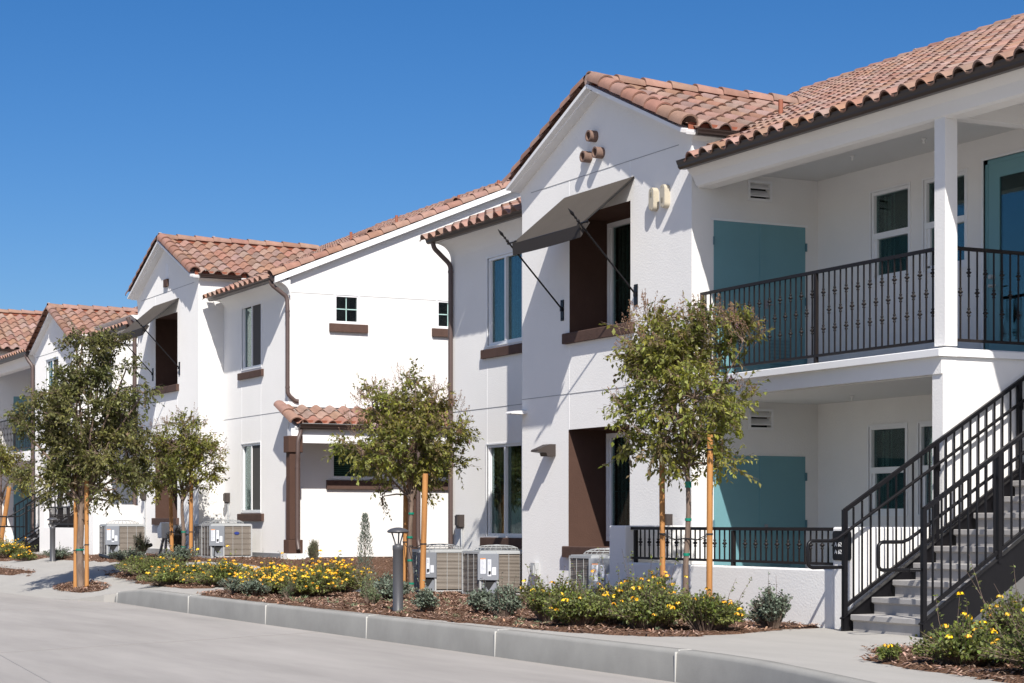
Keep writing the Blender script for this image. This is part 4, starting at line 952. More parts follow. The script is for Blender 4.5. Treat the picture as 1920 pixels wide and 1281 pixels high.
def tree(label, cat, px_, base, blobs, scale, leafm, leafsize, ntw, seed, trunk_r, fork, seeds=0, pinks=0, lean=0.0, group=None, tape=(), brownish=.08, name='crape_myrtle_tree', depth=1.0, dens=1.05):
    """blobs: (across, height above camera level, half width, half height) in metres from the trunk; the crown has real depth"""
    rnd = random.Random(seed); B = Vector(base); root = empty(name, B, label, cat, group)
    tk = MB(); cr = MB(); sd_ = MB(); pk = MB()
    blobs = [(b[0], b[1], b[2] * 1.12, b[3] * 1.1, (b[4] if len(b) > 4 else rnd.uniform(-.35, .35)) * depth) for b in blobs]
    f = Vector((B.x, B.y, fork)) + RIGHT * lean
    pts = []; 
    for k in range(7): t = k / 6; pts.append(B.lerp(f, t) + RIGHT * .018 * math.sin(t * 7 + seed) + FWD * .015 * math.sin(t * 5))
    tk.tube([pts[0] - UP * .1] + pts, [trunk_r * 1.25] + [trunk_r * (1.1 - .35 * k / 6) for k in range(7)], 10)
    ctrs = []
    for (ax, h, rx, rz_, dd) in blobs:
        c = Vector((B.x, B.y, 0)) + RIGHT * ax + FWD * dd + UP * h; ctrs.append((c, rx, rz_))
        e = c - UP * rz_ * .5; m = f.lerp(e, .5) + rv(rnd) * .08 * (e - f).length + UP * (.05 if e.z > f.z else -.02)
        tk.tube([f - UP * rnd.uniform(.0, .35), m, e, c], [trunk_r * .5, trunk_r * .33, trunk_r * .2, .006], 6)
    area = [rx * rz_ for _, rx, rz_ in ctrs]; tot = sum(area); ntw = int(ntw * dens); leafsize *= 1.34
    for (c, rx, rz_), a in zip(ctrs, area):
        n = max(6, int(ntw * a / tot)); sub = max(4, n // 13); subs = []; bh = rnd.uniform(-.018, .012); bv = rnd.uniform(.82, 1.2)
        ry = (rx + .25 * rz_) * .85 * depth
        for _ in range(sub):
            v = rv(rnd).normalized() * rnd.uniform(.25, 1.0)
            q = c + RIGHT * v.x * rx * .95 + FWD * v.y * ry + UP * v.z * rz_ * .95; subs.append(q)
            tk.tube([c - UP * rz_ * .3 * rnd.random(), c.lerp(q, .5) + rv(rnd) * .04, q], [.010, .006, .003], 4)
        for _ in range(n):
            s = rnd.choice(subs); v = rv(rnd).normalized()
            out = (s - c); out = out.normalized() if out.length > .01 else v
            d = (out * .8 + v * .9 + UP * .30).normalized(); L = rnd.uniform(.10, .30) * (leafsize / .05) ** .5
            st = s + v * rnd.uniform(0, .10); k = rnd.randint(7, 12); hue = bh + rnd.uniform(-.014, .018); val = bv * rnd.uniform(.65, 1.35)
            br = rnd.random() < brownish
            tk.tube([st, st + d * L + UP * -.02], [.003, .0015], 3, cap=False)
            for i in range(k):
                t = (i + .5) / k; p = st + d * L * t + UP * (-.05 * t * t)
                ld = (d * .55 + rv(rnd).normalized() * .8 + UP * -.45); ls = leafsize * rnd.uniform(.6, 1.2)
                tn = (.5 + hue + rnd.uniform(-.01, .01) - (.07 if br else 0), rnd.uniform(.8, 1.1) * (.8 if br else 1), val * rnd.uniform(.75, 1.3))
                leaf(cr, p, ld, ls, ls * .27, rnd, tn)
    for _ in range(seeds):
        c, rx, rz_ = rnd.choice(ctrs[:max(3, len(ctrs) * 2 // 3)]); v = rv(rnd).normalized(); v.z = abs(v.z) * 1.2
        q = c + RIGHT * v.x * rx * 1.08 + FWD * v.y * rx * .8 + UP * v.z * rz_ * 1.05; d = (v + UP * .7).normalized(); L = rnd.uniform(.10, .22)
        sd_.tube([q - d * .12, q + d * L], [.003, .0015], 3, cap=False, tint=(.5, .8, 1.0))
        for i in range(rnd.randint(14, 26)):
            t = rnd.random(); p = q + d * L * t + rv(rnd) * (.055 * (1.1 - t)); r_ = rnd.uniform(.005, .0085); tn = (.5 + rnd.uniform(-.02, .02), rnd.uniform(.7, 1.1), rnd.uniform(.6, 1.9))
            sd_.add([p + Vector((r_,0,0)), p + Vector((-r_*.5, r_*.9,0)), p + Vector((-r_*.5,-r_*.9,0)), p + Vector((0,0,r_)), p - Vector((0,0,r_))], [(0,1,3),(1,2,3),(2,0,3),(1,0,4),(2,1,4),(0,2,4)], False, tn)
    for _ in range(pinks):
        c, rx, rz_ = rnd.choice(ctrs); v = rv(rnd).normalized(); v.z = abs(v.z)
        q = c + RIGHT * v.x * rx * 1.1 + FWD * v.y * rx * .7 + UP * v.z * rz_ * 1.1
        for i in range(26):
            p = q + rv(rnd) * .05; l = rnd.uniform(.010, .02); leaf(pk, p, rv(rnd), l, l * .45, rnd, (.5 + rnd.uniform(-.02, .02), rnd.uniform(.5, 1.1), rnd.uniform(.7, 1.3)))
    tk.build('trunk', M['bark'], root); cr.build('crown', M[leafm], root)
    if sd_.v: sd_.build('seed_heads', M['seed'], root)
    if pk.v: pk.build('blossoms', M['blossom'], root)
    for z in tape:
        tt = max(0, min(5.99, 6 * (z - B.z) / (fork - B.z))); tc = pts[int(tt)].lerp(pts[int(tt) + 1], tt - int(tt)); t = MB(); t.tube([(tc.x, tc.y, z - .016), (tc.x, tc.y, z + .016)], trunk_r * 1.14, 12); t.build('nursery_tape', M['greentape'], root)
    return root
def stake(label, x, y, top, r=.032, leanx=0.0, leany=0.0, group='wooden stakes beside the young trees', ties=(), to=None):
    z0 = gz(x, y); o = empty('tree_stake', (x, y, z0), label, 'stake', group)
    m = MB(); rnd = random.Random(int(abs(x * 100)))
    P = [Vector((x, y, z0 - .1)) + (Vector((leanx, leany, 0))) * t + UP * (top - z0 + .1) * t for t in (0, .25, .5, .75, .985, 1)]
    m.tube(P, [r * 1.05, r, r * .99, r, r * .97, r * .88], 12); m.build('stake_pole', M['stake'], o)
    for z in ties:
        t = (z - z0) / (top - z0); c = Vector((x, y, z0)) + Vector((leanx, leany, 0)) * t; c.z = z
        k = MB(); k.tube([c - UP * .01, c + UP * .01], r * 1.13, 12)
        if to:
            e = Vector((to[0], to[1], z - .05)); mid = c.lerp(e, .5) - UP * .045; sdv = (e - c).cross(UP).normalized() * .03
            for sg in (-1, 1): k.tube([c + sdv * sg, mid + sdv * sg, e + sdv * sg * 1.2], .006, 5)
            k.tube([e + sdv * 1.2, e + (e - c).normalized() * .05, e - sdv * 1.2], .006, 5)
        k.build('rubber_tie', M['tie'], o)
    return o
def PXB(px0, s, lst):
    """photo measurements (across, level, half sizes in pixels) to metres at the tree's own distance"""
    return [((a - px0) * s, 1.154 + (980 - b) * s, rx * s, ry * s) for a, b, rx, ry in lst]
GT = 'young crape myrtles along the buildings'
s_ = .00626
tree('bushy crape myrtle with brown seed heads before the balcony, its slim trunk between two stakes', 'tree', 1288, (-19.55, 12.25, 0), PXB(1288, s_, [(1265, 670, 85, 55), (1350, 650, 60, 50), (1205, 655, 45, 40), (1290, 625, 60, 35), (1215, 610, 28, 28), (1385, 640, 30, 30), (1295, 745, 90, 45), (1370, 745, 42, 38), (1195, 770, 42, 35), (1245, 815, 70, 40), (1335, 820, 55, 40), (1185, 845, 32, 25), (1250, 860, 60, 26), (1345, 862, 34, 20), (1270, 700, 90, 40)]), s_, 'leafA', .056, 1500, 3, .034, 1.95, seeds=230, pinks=14, group=GT, tape=(1.58, 1.60, 1.62, 1.19, .78))
stake('tall orange stake on the right of the trunk before the patio wall', -19.23, 12.35, 1.154 + 165 * .00619, .036, .02, .0, ties=(1.02, 2.0), to=(-19.55, 12.25))
stake('shorter orange stake on the left of the trunk before the patio wall', -19.85, 12.10, 1.154 + 118 * .00631, .034, -.02, .0, ties=(1.02,), to=(-19.55, 12.25))
s_ = .00853
tree('round-headed crape myrtle in front of the tiled porch, with a few pink flower tips', 'tree', 770, (-28.64, 12.75, 0), PXB(770, s_, [(760, 810, 85, 50), (700, 795, 45, 40), (825, 800, 48, 45), (755, 765, 70, 32), (815, 765, 30, 30), (700, 755, 25, 22), (752, 728, 18, 22), (680, 840, 38, 38), (850, 840, 28, 30), (735, 870, 65, 32), (800, 865, 45, 30), (780, 900, 45, 18), (850, 872, 22, 12), (715, 925, 12, 10), (780, 716, 10, 18), (765, 845, 70, 40)]), s_, 'leafA', .056, 1500, 8, .040, 1.75, seeds=230, pinks=18, group=GT, tape=(1.30, .92, .55, .18))
stake('orange stake with bark scars, right of the trunk by the metal bollard lamp', -27.98, 12.65, 1.154 + 92 * .00834, .046, .06, .03, ties=(.82,), to=(-28.64, 12.75))
stake('shaded orange stake just left of the trunk by the metal bollard lamp', -29.10, 12.85, 1.154 + 70 * .00866, .040, .04, .0, ties=(.84,), to=(-28.64, 12.75))
s_ = .0117
tree('spreading crape myrtle with many pink blossoms before the awning of the middle building', 'tree', 347, (-41.6, 13.05, gz(-41.6, 13.05)), PXB(347, s_, [(345, 835, 60, 35), (350, 800, 32, 24), (300, 845, 42, 35), (385, 842, 38, 28), (418, 852, 14, 8), (340, 880, 62, 30), (385, 885, 30, 22), (285, 890, 38, 28), (310, 912, 30, 14), (372, 910, 22, 16)]), s_, 'leafA', .058, 1150, 12, .045, 1.85, seeds=110, pinks=60, group=GT, tape=(.95, .62))
stake('slightly tilted stake left of the pink-flowered tree', -42.22, 13.0, 1.154 + 78 * .01186, .044, -.08, -.02, ties=(.95,), to=(-41.6, 13.1))
stake('upright stake right of the pink-flowered tree', -41.50, 13.2, 1.154 + 120 * .01171, .044, .03, .0, ties=(.95,), to=(-41.6, 13.1))
s_ = .01053
tree('largest tree, tall dark green crown over a mulch circle beside the driveway', 'tree', 151, (-38.31, 9.93, -.13), PXB(151, s_, [(150, 770, 85, 48), (85, 775, 42, 42), (225, 770, 50, 42), (165, 700, 48, 45), (195, 660, 32, 34), (140, 660, 18, 26), (150, 628, 12, 14), (215, 640, 16, 18), (235, 690, 20, 12), (270, 735, 24, 14), (60, 800, 26, 30), (130, 725, 38, 30), (110, 845, 55, 42), (190, 850, 55, 45), (150, 890, 70, 40), (240, 840, 40, 40), (85, 895, 40, 24), (225, 900, 45, 32), (110, 925, 32, 16), (205, 930, 22, 18), (268, 880, 22, 22), (150, 820, 75, 40)]), s_, 'leafB', .066, 3000, 21, .075, 1.65, seeds=0, pinks=0, name='shade_tree', tape=(.62,), brownish=.04)
stake('thick stake right of the largest trunk, taller of the pair', -38.02, 9.98, 1.154 + 96 * .01047, .043, -.02, .0, ties=(.72, 2.05), to=(-38.31, 9.93))
stake('thick stake pressed against the left of the largest trunk', -38.44, 9.86, 1.154 + 90 * .01053, .042, .05, .0, ties=(.60,), to=(-38.31, 9.93))
s_ = .0155
tree('crape myrtle cut by the left edge of the picture, one leaning stake in front', 'tree', 2, (-57.62, 12.6, .3), PXB(2, s_, [(5, 860, 40, 32), (35, 875, 28, 25), (-25, 870, 35, 35), (15, 900, 36, 20), (45, 915, 16, 14), (-10, 840, 25, 15)]), s_, 'leafA', .07, 520, 31, .06, 2.0, seeds=30, pinks=6, group=GT)
stake('leaning stake at the far left, before the edge tree', -57.0, 12.4, 1.154 + 68 * .0151, .065, .45, .2, ties=())

def mound(name, label, cat, x, y, r, h, leafm, lsize, n, seed, group, flowers=0, spikes=0, upright=0.0, width=.27, val=(.6, 1.4), fl_size=.020, sticks=0):
    """low shrub: many short leafy stems from a common base"""
    kind = {'leafL': (1.22, 1.08 if x > -25 else .84, 1.9, 1.15), 'leafS': (1.3, 1.12, 1.9, 1.15), 'leafR': (1.15, 1.1, 1.7, 1.15)}[leafm]
    r *= kind[0]; h *= kind[1]; n = int(n * kind[2]); lsize *= kind[3]; fl_size *= 1.35; flowers = int(flowers * 1.25)
    rnd = random.Random(seed); z0 = gz(x, y) + .02; root = empty(name, (x, y, z0), label, cat, group); C = Vector((x, y, z0))
    st = MB(); lf = MB(); fw = MB()
    lobes = [(rnd.uniform(0, 6.28), rnd.uniform(.55, 1.0), rnd.uniform(.55, 1.15)) for _ in range(max(5, int(9 * r / .5)))]
    tips = []
    for i in range(n):
        a0, rr, hh = rnd.choice(lobes); a = a0 + rnd.gauss(0, .32); q = rr * r * math.sqrt(rnd.random()) * (1.0 - upright * .5)
        hz = h * hh * (1 - .75 * (q / (r * 1.15)) ** 2) * rnd.uniform(.55, 1.0)
        e = C + Vector((math.cos(a) * q, math.sin(a) * q, max(.03, hz)))
        s = C + Vector((math.cos(a) * q * (.35 - .2 * upright), math.sin(a) * q * (.35 - .2 * upright), 0))
        m = s.lerp(e, .55) + rv(rnd) * .03 + UP * .04
        st.tube([s, m, e], [.004, .003, .0015], 3, cap=False)
        hue = rnd.uniform(-.02, .02); v0 = rnd.uniform(*val); k = rnd.randint(8, 13)
        for j in range(k):
            t = .3 + .7 * (j + rnd.random()) / k; p = (s.lerp(m, t / .55) if t < .55 else m.lerp(e, (t - .55) / .45)) + rv(rnd) * .012
            d = (e - m).normalized() * (.3 + upright) + rv(rnd).normalized() * .8 + UP * .15
            l = lsize * rnd.uniform(.6, 1.25); leaf(lf, p, d, l, l * width, rnd, (.5 + hue + rnd.uniform(-.01, .01), rnd.uniform(.75, 1.1), v0 * rnd.uniform(.75, 1.3)))
        tips.append((e, (e - m).normalized()))
    for _ in range(spikes):
        a = rnd.uniform(0, 6.28); q = r * rnd.uniform(.2, .95); s = C + Vector((math.cos(a)*q*.7, math.sin(a)*q*.7, h*.4)); e = C + Vector((math.cos(a)*q*1.15, math.sin(a)*q*1.15, h * rnd.uniform(1.15, 1.6)))
        st.tube([s, s.lerp(e, .5) + rv(rnd)*.03, e], [.0035, .003, .0015], 3, cap=False)
        for j in range(12):
            p = s.lerp(e, .2 + .8 * rnd.random()); l = lsize * rnd.uniform(.6, 1.1); leaf(lf, p, rv(rnd) + UP * .2, l, l * width, rnd, leaf_tint(rnd, 0, .02, (.8, 1.6)))
        if flowers: tips.append((e, UP)); tips.append((e, UP))
    if flowers:
        pick = sorted(tips, key=lambda t: -(t[0].z + rnd.uniform(0, h * .8)))[:int(len(tips) * .8)]
        for _ in range(flowers):
            e, d = rnd.choice(pick); c = e + UP * .012 + rv(rnd) * .012; R_ = fl_size * rnd.uniform(.8, 1.25); tn0 = rnd.uniform(-.02, .02)
            for k in range(13):                                            # flower head: a small dome of florets
                v = rv(rnd).normalized(); v.z = abs(v.z) * .8 + .1; p = c + v * R_; n_ = v.normalized(); a1 = n_.cross(Vector((.3, .5, .8))).normalized(); b1 = n_.cross(a1); q = R_ * .42
                fw.add([p + a1*q, p + b1*q, p - a1*q, p - b1*q], [(0, 1, 2, 3)], False, (.5 + tn0 + rnd.uniform(-.012, .012), rnd.uniform(.9, 1.1), rnd.uniform(.75, 1.2)))
    st.build('stems', M['bark'], root); lf.build('leaves', M[leafm], root)
    if fw.v: fw.build('flowers', M['flower'], root)
    return root
GL = 'yellow-flowered lantana bushes in the mulch beds'
LA = lambda lab, x, y, r, h, n, fl, sd, sp=3: mound('lantana_bush', lab, 'bush', x, y, r, h, 'leafL', .034, n, sd, GL, fl, sp, .1, .34)
F = 'yellow-flowered lantana '
LA(F + 'nearest the camera, cut by the right edge of the picture', -11.05, 10.25, .62, .50, 620, 30, 1, 5)
LA(F + 'with tall flowering shoots in front of the near stair stringer', -12.15, 10.85, .50, .62, 460, 34, 2, 7)
LA(F + 'sprawling over the pointed tip of the right mulch bed', -12.25, 10.25, .42, .34, 360, 18, 3, 3)
LA(F + 'at the foot of the near stairs behind the other right-hand bushes', -11.75, 11.45, .55, .60, 420, 24, 4, 4)
LA(F + 'small sprig low at the mulch tip by the pavement', -12.86, 10.02, .10, .12, 26, 2, 5, 0)
LA(F + 'in the right-hand bed, low in the bottom corner', -10.55, 10.9, .6, .55, 460, 26, 6, 4)
LA(F + 'left end of the middle clump, under the wall outlet', -19.75, 10.55, .50, .46, 480, 20, 7, 5)
LA(F + 'in the middle clump, before the unit beside the patio wall', -19.05, 11.05, .48, .46, 420, 16, 8, 4)
LA(F + 'low in the middle clump, close to the kerb', -18.75, 10.40, .50, .38, 440, 14, 9, 2)
LA(F + 'with raised shoots at the foot of the left near stake', -18.45, 11.05, .48, .55, 420, 22, 10, 5)
LA(F + 'dark green and round at the foot of the near tree trunk', -17.95, 10.75, .48, .46, 420, 14, 11, 3)
LA(F + 'right end of the middle clump, reaching to the grey-green shrub', -17.42, 11.15, .44, .40, 380, 16, 12, 3)
LA(F + 'thick with blooms, right end of the left clump', -28.05, 10.75, .62, .52, 420, 95, 13, 3)
LA(F + 'thick with blooms, close to the kerb in the left clump', -29.35, 10.75, .70, .52, 480, 120, 14, 3)
LA(F + 'thick with blooms, behind in the left clump by the porch plinth', -29.6, 11.75, .75, .62, 480, 120, 15, 3)
LA(F + 'thick with blooms, left end of the left clump', -30.9, 11.2, .7, .55, 440, 105, 16, 3)
LA(F + 'before the pair of cooling units of the middle building', -33.6, 11.3, .75, .55, 420, 70, 17, 3)
LA(F + 'with scattered blooms under the pink-flowered tree', -34.9, 11.05, .7, .48, 400, 42, 18, 3)
LA(F + 'low, by the pavement edge under the pink-flowered tree', -34.5, 10.55, .55, .36, 300, 26, 19, 2)
LA(F + 'nearly without blooms, right of the largest tree', -36.6, 10.95, .75, .50, 440, 8, 20, 2)
LA(F + 'dark with few blooms, just behind the largest trunk', -37.9, 11.0, .65, .45, 360, 5, 21, 2)
LA(F + 'at the far left below the leaning stake', -54.6, 12.1, .8, .6, 260, 60, 22, 2)
LA(F + 'beside the foot of the far stair flight', -53.3, 11.9, .6, .5, 220, 40, 23, 2)
LA(F + 'tiny plant by the second bollard lamp', -50.3, 11.6, .35, .3, 110, 14, 24, 1)
GS = 'grey-green shrubs in the mulch bed'
def sage(lab, x, y, r, h, sd, n=150): return mound('grey_green_shrub', 'grey-green fleshy-leaved shrub ' + lab, 'shrub', x, y, r, h, 'leafS', .030, n, sd, GS, 0, 2, .25, .42, (.5, 1.3))
sage('just right of the near bollard lamp', -22.55, 10.3, .24, .30, 41, 130)
sage('second to the right of the near bollard lamp', -22.0, 10.75, .26, .30, 42, 140)
sage('before the left edge of the unit with the stickers', -21.45, 10.75, .26, .30, 43, 140)
sage('before the middle of the unit with the stickers', -20.95, 10.55, .30, .34, 44, 170)
sage('touching the left end of the middle lantana clump', -20.5, 10.95, .28, .36, 45, 150)
sage('alone against the foot of the patio wall', -17.5, 12.05, .27, .38, 46, 190)
sage('behind the near bollard lamp, low and wide', -26.6, 11.5, .45, .24, 47, 180)
sage('small one in open mulch left of the near bollard lamp', -27.4, 11.6, .28, .26, 48, 110)
sage('under the mid tree, beside its trunk', -28.0, 12.1, .3, .35, 49, 120)
sage('pale one at the kerb end of the left lantana clump', -29.6, 10.15, .32, .24, 50, 120)
sage('pale one between the left lantana clump and the kerb', -28.6, 10.1, .30, .22, 51, 110)
sage('by the mulch edge beside the flare-topped utility box', -40.2, 12.55, .5, .3, 52, 150)
sage('low one in front of the lone far cooling unit', -42.8, 12.2, .5, .28, 53, 140)
sage('pale dry one beside the second bollard lamp', -48.6, 12.0, .55, .3, 54, 140)
GR = 'rosemary-like upright shrubs'
def rosem(lab, x, y, r, h, sd, n=170, val=(.6, 1.3), nm='rosemary_shrub'): return mound(nm, lab, 'shrub', x, y, r, h, 'leafR', .028, n, sd, GR, 0, 0, 1.1, .13, val)
rosem('upright rosemary bush before the porch wall, left of the thin conifer', -36.4, 14.1, .34, .48, 61, 300)
rosem('small tilted rosemary tuft before the porch wall', -34.6, 13.9, .22, .34, 62, 110, (.8, 1.3))
rosem('dark rosemary bush below the sill of the brown recess', -42.9, 13.3, .55, .62, 63, 420, (.35, .8))
rosem('green rosemary bush beside the white-hooded utility box', -43.6, 12.7, .42, .5, 64, 260)
rosem('yellow-green tuft in the open mulch near the kerb', -25.3, 10.6, .24, .36, 65, 130, (1.0, 1.7))
rosem('low yellow-green tuft right of its taller neighbour', -24.7, 10.45, .26, .2, 66, 110, (.9, 1.6))
rosem('reddish-green low tuft near the kerb below the left clump', -27.1, 10.1, .28, .24, 67, 140, (.7, 1.1))
# thin conifer
def conifer():
    rnd = random.Random(77); x, y = -34.0, 14.2; z0 = gz(x, y); root = empty('columnar_conifer', (x, y, z0), 'thin blue-green columnar conifer against the white porch wall', 'conifer'); lf = MB(); st = MB()
    st.tube([(x, y, z0), (x, y, z0 + 1.2)], [.014, .003], 6)
    for i in range(1500):
        t = rnd.random() ** .8; r_ = (.17 * (1 - t) ** .6 + .012) * (1 + .5 * noise.noise(Vector((t * 9, rnd.random() * .3, 1)))) * math.sqrt(rnd.random()); a = rnd.uniform(0, 6.28)
        p = Vector((x + r_ * math.cos(a), y + r_ * math.sin(a), z0 + .04 + 1.22 * t)); d = Vector((math.cos(a) * .5, math.sin(a) * .5, 1)) + rv(rnd) * .3
        leaf(lf, p, d, rnd.uniform(.04, .07), .006, rnd, (.5 + rnd.uniform(-.01, .02), .8, rnd.uniform(.5, 1.4)))
    st.build('stem', M['bark'], root); lf.build('foliage', M['leafS'], root)
conifer()
# strappy plants among the shrubs and small weeds
def strap_plant(lab, x, y, h, n, sd, col=(.7, 1.1)):
    rnd = random.Random(sd); z0 = gz(x, y); root = empty('strappy_plant', (x, y, z0), lab, 'plant', 'strap-leaved plants in the bed'); m = MB()
    for i in range(n):
        a = rnd.uniform(0, 6.28); l = h * rnd.uniform(.6, 1.1); sp = rnd.uniform(.08, .4); w_ = .008; P = [Vector((x + math.cos(a) * sp * l * t * t, y + math.sin(a) * sp * l * t * t, z0 + l * (t - .12 * t * t * t))) for t in (0, .35, .7, 1)]
        s = Vector((-math.sin(a), math.cos(a), 0)); tn = leaf_tint(rnd, 0, .01, col)
        for k in range(3):
            w0, w1 = w_ * (1 - .28 * k), w_ * (1 - .28 * (k + 1)) if k < 2 else .001
            m.add([P[k] - s*w0, P[k] + s*w0, P[k+1] + s*w1, P[k+1] - s*w1], [(0, 1, 2, 3)], True, tn)
    m.build('strap_leaves', M['leafS'], root)
strap_plant('strap-leaved plant with upright blades before the sticker-faced unit', -21.3, 11.2, .50, 16, 81)
strap_plant('strap-leaved plant beside the bay corner, left of the wall outlet', -20.9, 11.6, .52, 14, 82)
strap_plant('strap-leaved plant rising from the left of the middle lantana clump', -19.9, 11.1, .58, 18, 83)
wd = MB(); rw = random.Random(9)
for i in range(150):
    x = rw.uniform(-29.5, -17.5); y = rw.uniform(9.75, 12.4)
    if not inpoly(beds['main'], x, y) or rw.random() < .3: continue
    s = rw.uniform(.4, 1.3)
    for k in range(9): 
        a = rw.uniform(0, 6.28); leaf(wd, Vector((x + rw.gauss(0, .02), y + rw.gauss(0, .02), gz(x, y) + .03)), Vector((math.cos(a), math.sin(a), rw.uniform(.3, 1.6))), .06 * s, .005 * s, rw, (.5, rw.uniform(.6, 1), rw.uniform(1.2, 2.6)))
tag(wd.build('grass_weeds', M['leafR']), kind='stuff')

# ================================================================== cooling units
def cooling_unit():
    o = empty('cooling_unit', (0, 0, 0), 'x', 'cooling unit', 'outdoor cooling units beside the walls')
    H = .70; a = .40; c = .20
    outl = [(-a, -a), (a - c, -a), (a, -a + c), (a, a), (-a, a)]
    core = MB(); inn = [(x * .93, y * .93) for x, y in outl]; core.prism(inn, 'z', .05, H - .03); core.build('coil_core', M['coil'], o)
    lv = MB(); nl = 26
    def side(p, q, t0, t1):
        p = Vector((*p, 0)); q = Vector((*q, 0)); d = q - p; n = Vector((d.y, -d.x, 0)).normalized(); A = p + d * t0; B_ = p + d * t1
        for k in range(nl):
            z = .07 + (H - .12) * k / nl; dz_ = (H - .12) / nl
            lv.add([A - n * .007 + UP * (z + dz_), B_ - n * .007 + UP * (z + dz_), B_ + n * .002 + UP * (z + .004), A + n * .002 + UP * (z + .004)], [(3, 2, 1, 0)])
            if k % 5 == 0: lv.add([A + n*.004 + UP * (z), B_ + n*.004 + UP * (z), B_ + n*.006 + UP * (z + .012), A + n*.006 + UP * (z + .012)], [(0, 1, 2, 3)])
    side(outl[0], outl[1], 0, 1); side(outl[2], outl[3], 0, 1); side(outl[3], outl[4], 0, 1); side(outl[4], outl[0], 0, 1)
    lv.build('louvers', M['actan'], o)
    fr = MB(); fr.prism([(x * 1.02, y * 1.02) for x, y in outl], 'z', 0, .05); fr.prism([(x * 1.025, y * 1.025) for x, y in outl], 'z', H - .035, H)
    for x, y in (outl[0], outl[1], outl[2], outl[3], outl[4]): fr.box(x - .014, x + .014, y - .014, y + .014, .04, H - .02)
    for t in (.33, .66):
        fr.box(a + .004, a + .010, -a + c + (2 * a - c) * t - .003, -a + c + (2 * a - c) * t + .003, .05, H - .03); fr.box(-a + (2*a - c) * t - .003, -a + (2*a-c) * t + .003, -a - .010, -a - .004, .05, H - .03)
    fr.build('cabinet_frame', M['aclight'], o)
    pn = MB(); p = Vector((a - c, -a, 0)); q = Vector((a, -a + c, 0)); d = (q - p); n = Vector((d.y, -d.x, 0)).normalized()
    def pq(mb, t0, t1, z0, z1, off, th=.004):
        A, B_ = p + d * t0 + n * off, p + d * t1 + n * off; C_, D_ = A + n * th, B_ + n * th
        mb.add([A + UP*z0, B_ + UP*z0, B_ + UP*z1, A + UP*z1, C_ + UP*z0, D_ + UP*z0, D_ + UP*z1, C_ + UP*z1], [(0,3,2,1),(4,5,6,7),(0,1,5,4),(1,2,6,5),(2,3,7,6),(3,0,4,7)])
    pq(pn, -.10, 1.10, .26, H - .03, .0, .03); pq(pn, .05, .95, .05, .26, -.02, .012)
    po_ = pn.build('control_panel', M['acgrey'], o)
    pp = MB(); pq(pp, .06, .36, .36, H - .10, .031, .002); pq(pp, .48, .68, .32, .58, .031, .002); pq(pp, .74, .96, .34, .46, .031, .002); pp.build('sticker', M['paper'], po_)
    orr = MB(); pq(orr, .06, .36, H - .115, H - .10, .034, .001); orr.build('sticker_stripe', M['orange'], po_)
    pr = MB(); rr = random.Random(2)
    for k in range(11): pq(pr, .09, .33 - rr.random() * .1, .38 + k * .019, .386 + k * .019, .034, .001)
    for k in range(4): pq(pr, .51, .65 - rr.random() * .05, .50 + k * .016, .505 + k * .016, .034, .001)
    pr.build('sticker_print', M['print'], po_)
    pb = MB(); pq(pb, .55, .66, .36, .40, .033, .02); pb.build('panel_knob', M['interior'], po_)
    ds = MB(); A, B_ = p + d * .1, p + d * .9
    ds.add([A + n*.0 + UP*.26, B_ + n*.0 + UP*.26, (A + B_) / 2 + UP*.10 + n*.001, ], [(0, 1, 2)]); ds.build('painted_shadow', M['interior'], po_)  # shade under the control panel, painted in as a flat dark triangle
    hs = MB(); A = p + d * .35; hs.tube([A + n*.03 + UP*.25, A + n*.05 + UP*.14, A + n*.07 + UP*.05, A + n*.18 + d * .5 + UP*.02], .012, 6); hs.build('cable', M['tie'], po_)
    tp = MB()
    tp.prism([(x * .98, y * .98) for x, y in outl], 'z', H, H + .012)
    rings = [(.36, .02), (.33, .055), (.25, .085), (.15, .098), (.07, .10)]
    for i, (r_, z) in enumerate(rings):
        tp.tube([(r_ * math.cos(6.283*k/28), r_ * math.sin(6.283*k/28), H + z) for k in range(29)], .0045, 4)
    for k in range(24):
        an = 6.283 * k / 24; tp.tube([(r_ * math.cos(an), r_ * math.sin(an), H + z) for r_, z in rings], .003, 4)
    tp.lathe([(.07, .092), (.07, .104), (.02, .108)], (0, 0, H), 14)
    tp.build('fan_guard', M['aclight'], o)
    fb = MB(); fb.lathe([(.34, .012), (.33, .02), (.10, .022)], (0, 0, H), 20); fb.build('fan_blades', M['interior'], o)
    return o
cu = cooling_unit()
spots = [((-27.62, 13.78), 'cooling unit with white stickers in the corner left of the near bay', 1.0, .02), ((-29.35, 13.60), 'tan slatted cooling unit directly behind the trunk stakes of the mid tree', 1.0, -.15),
         ((-23.35, 13.38), 'cooling unit half hidden by lantana, tucked beside the low patio wall', 1.0, .0), ((-46.05, 12.95), 'lone far cooling unit before the brown downpipe of the middle building', 1.08, .0),
         ((-40.85, 13.80), 'cooling unit with a small blue badge, right one of the far pair', 1.05, .0), ((-41.85, 13.95), 'cooling unit without badge, left one of the far pair', 1.05, .0)]
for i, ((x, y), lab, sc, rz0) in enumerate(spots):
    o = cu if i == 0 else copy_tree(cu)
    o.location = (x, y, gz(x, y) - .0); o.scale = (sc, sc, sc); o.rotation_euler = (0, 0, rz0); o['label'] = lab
bd = MB()
bd.add([(.412, .08 + .055 * math.cos(6.283*k/16), .52 + .03 * math.sin(6.283*k/16)) for k in range(16)], [tuple(range(16))])
for o in [k for k in bpy.data.objects if k.get('label') == spots[4][1]]:
    b = bd.build('badge', M['blue']); b.parent = o

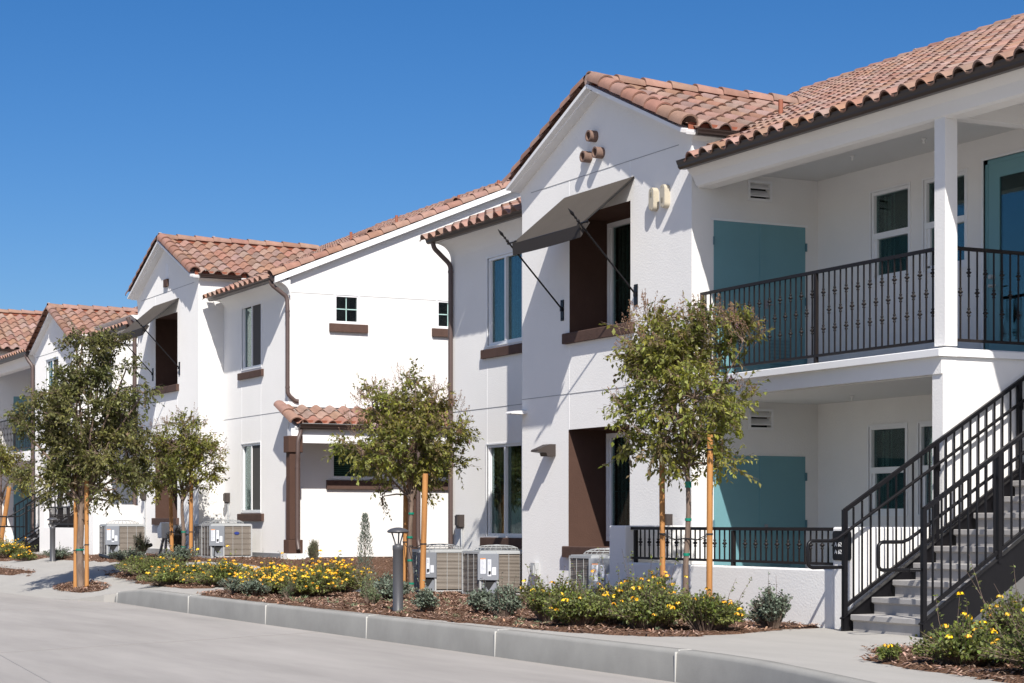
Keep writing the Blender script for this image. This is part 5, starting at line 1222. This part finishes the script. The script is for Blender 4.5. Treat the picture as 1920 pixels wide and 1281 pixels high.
# ================================================================== bollard lamps and small fittings
def bollard():
    o = empty('bollard_lamp', (0, 0, 0), 'x', 'bollard lamp', 'bollard lamps along the path')
    b = MB(); b.lathe([(.075, 0), (.078, .0), (.072, .012), (.066, .02), (.066, .80), (.070, .805), (.070, .86), (.066, .865), (.030, .87), (.025, .885)], (0, 0, 0), 28); b.build('bollard_post', M['bollard'], o)
    for k in range(3):
        a = 6.283 * k / 3 + .5; m = MB(); m.tube([(.035 * math.cos(a), .035 * math.sin(a), .86), (.040 * math.cos(a), .040 * math.sin(a), .90), (.075 * math.cos(a), .075 * math.sin(a), 1.00), (.085 * math.cos(a), .085 * math.sin(a), 1.035)], [.014, .010, .010, .014], 8); m.build('lamp_arm', M['bollard'], o)
    c = MB(); c.lathe([(.02, 1.018), (.12, 1.022), (.138, 1.032), (.140, 1.040), (.128, 1.056), (.09, 1.078), (.04, 1.090), (.004, 1.093)], (0, 0, 0), 32); c.build('lamp_cap', M['bollard'], o)
    p = MB(); p.lathe([(.12, -.02), (.12, .016)], (0, 0, 0), 20); p.build('concrete_foot', M['kerb'], o)
    return o
bo = bollard(); bo.location = (-22.86, 10.0, gz(-22.86, 10.0)); bo['label'] = 'charcoal bollard lamp with a disc cap standing near the kerb'
bo2 = copy_tree(bo); bo2.location = (-48.0, 11.75, gz(-48, 11.75)); bo2['label'] = 'far charcoal bollard lamp before the railed patio wall at left'; bo2.rotation_euler = (0, 0, .7)
ub = empty('utility_box', (-43.35, 13.2, .38), 'white sloping-hooded utility box on two dark legs below the wall conduit', 'utility box')
m = MB(); m.prism([(-43.55, 1.02), (-43.48, .80), (-43.20, .80), (-43.20, 1.14), (-43.27, 1.16)], 'y', 13.05, 13.30); m.build('hood', M['whitemetal'], ub)
m = MB(); m.bar((-43.42, 13.17, .82), (-43.75, 13.17, .40), .05, .05); m.build('leg', M['greymetal'], ub); m = MB(); m.bar((-43.24, 13.17, .80), (-43.30, 13.17, .36), .06, .05); m.build('leg', M['greymetal'], ub)
hp = MB(); hp.tube([(-43.5, 12.9, gz(-43.5, 12.9) + .30), (-44.2, 12.6, gz(-44, 12.6) + .12), (-45.2, 12.4, gz(-45, 12.4) + .04), (-46.0, 12.4, gz(-46, 12.4) + .1)], .045, 8)
tag(hp.build('drain_hose', M['tie']), 'black drain hose lying in the mulch before the lone far unit', 'hose')
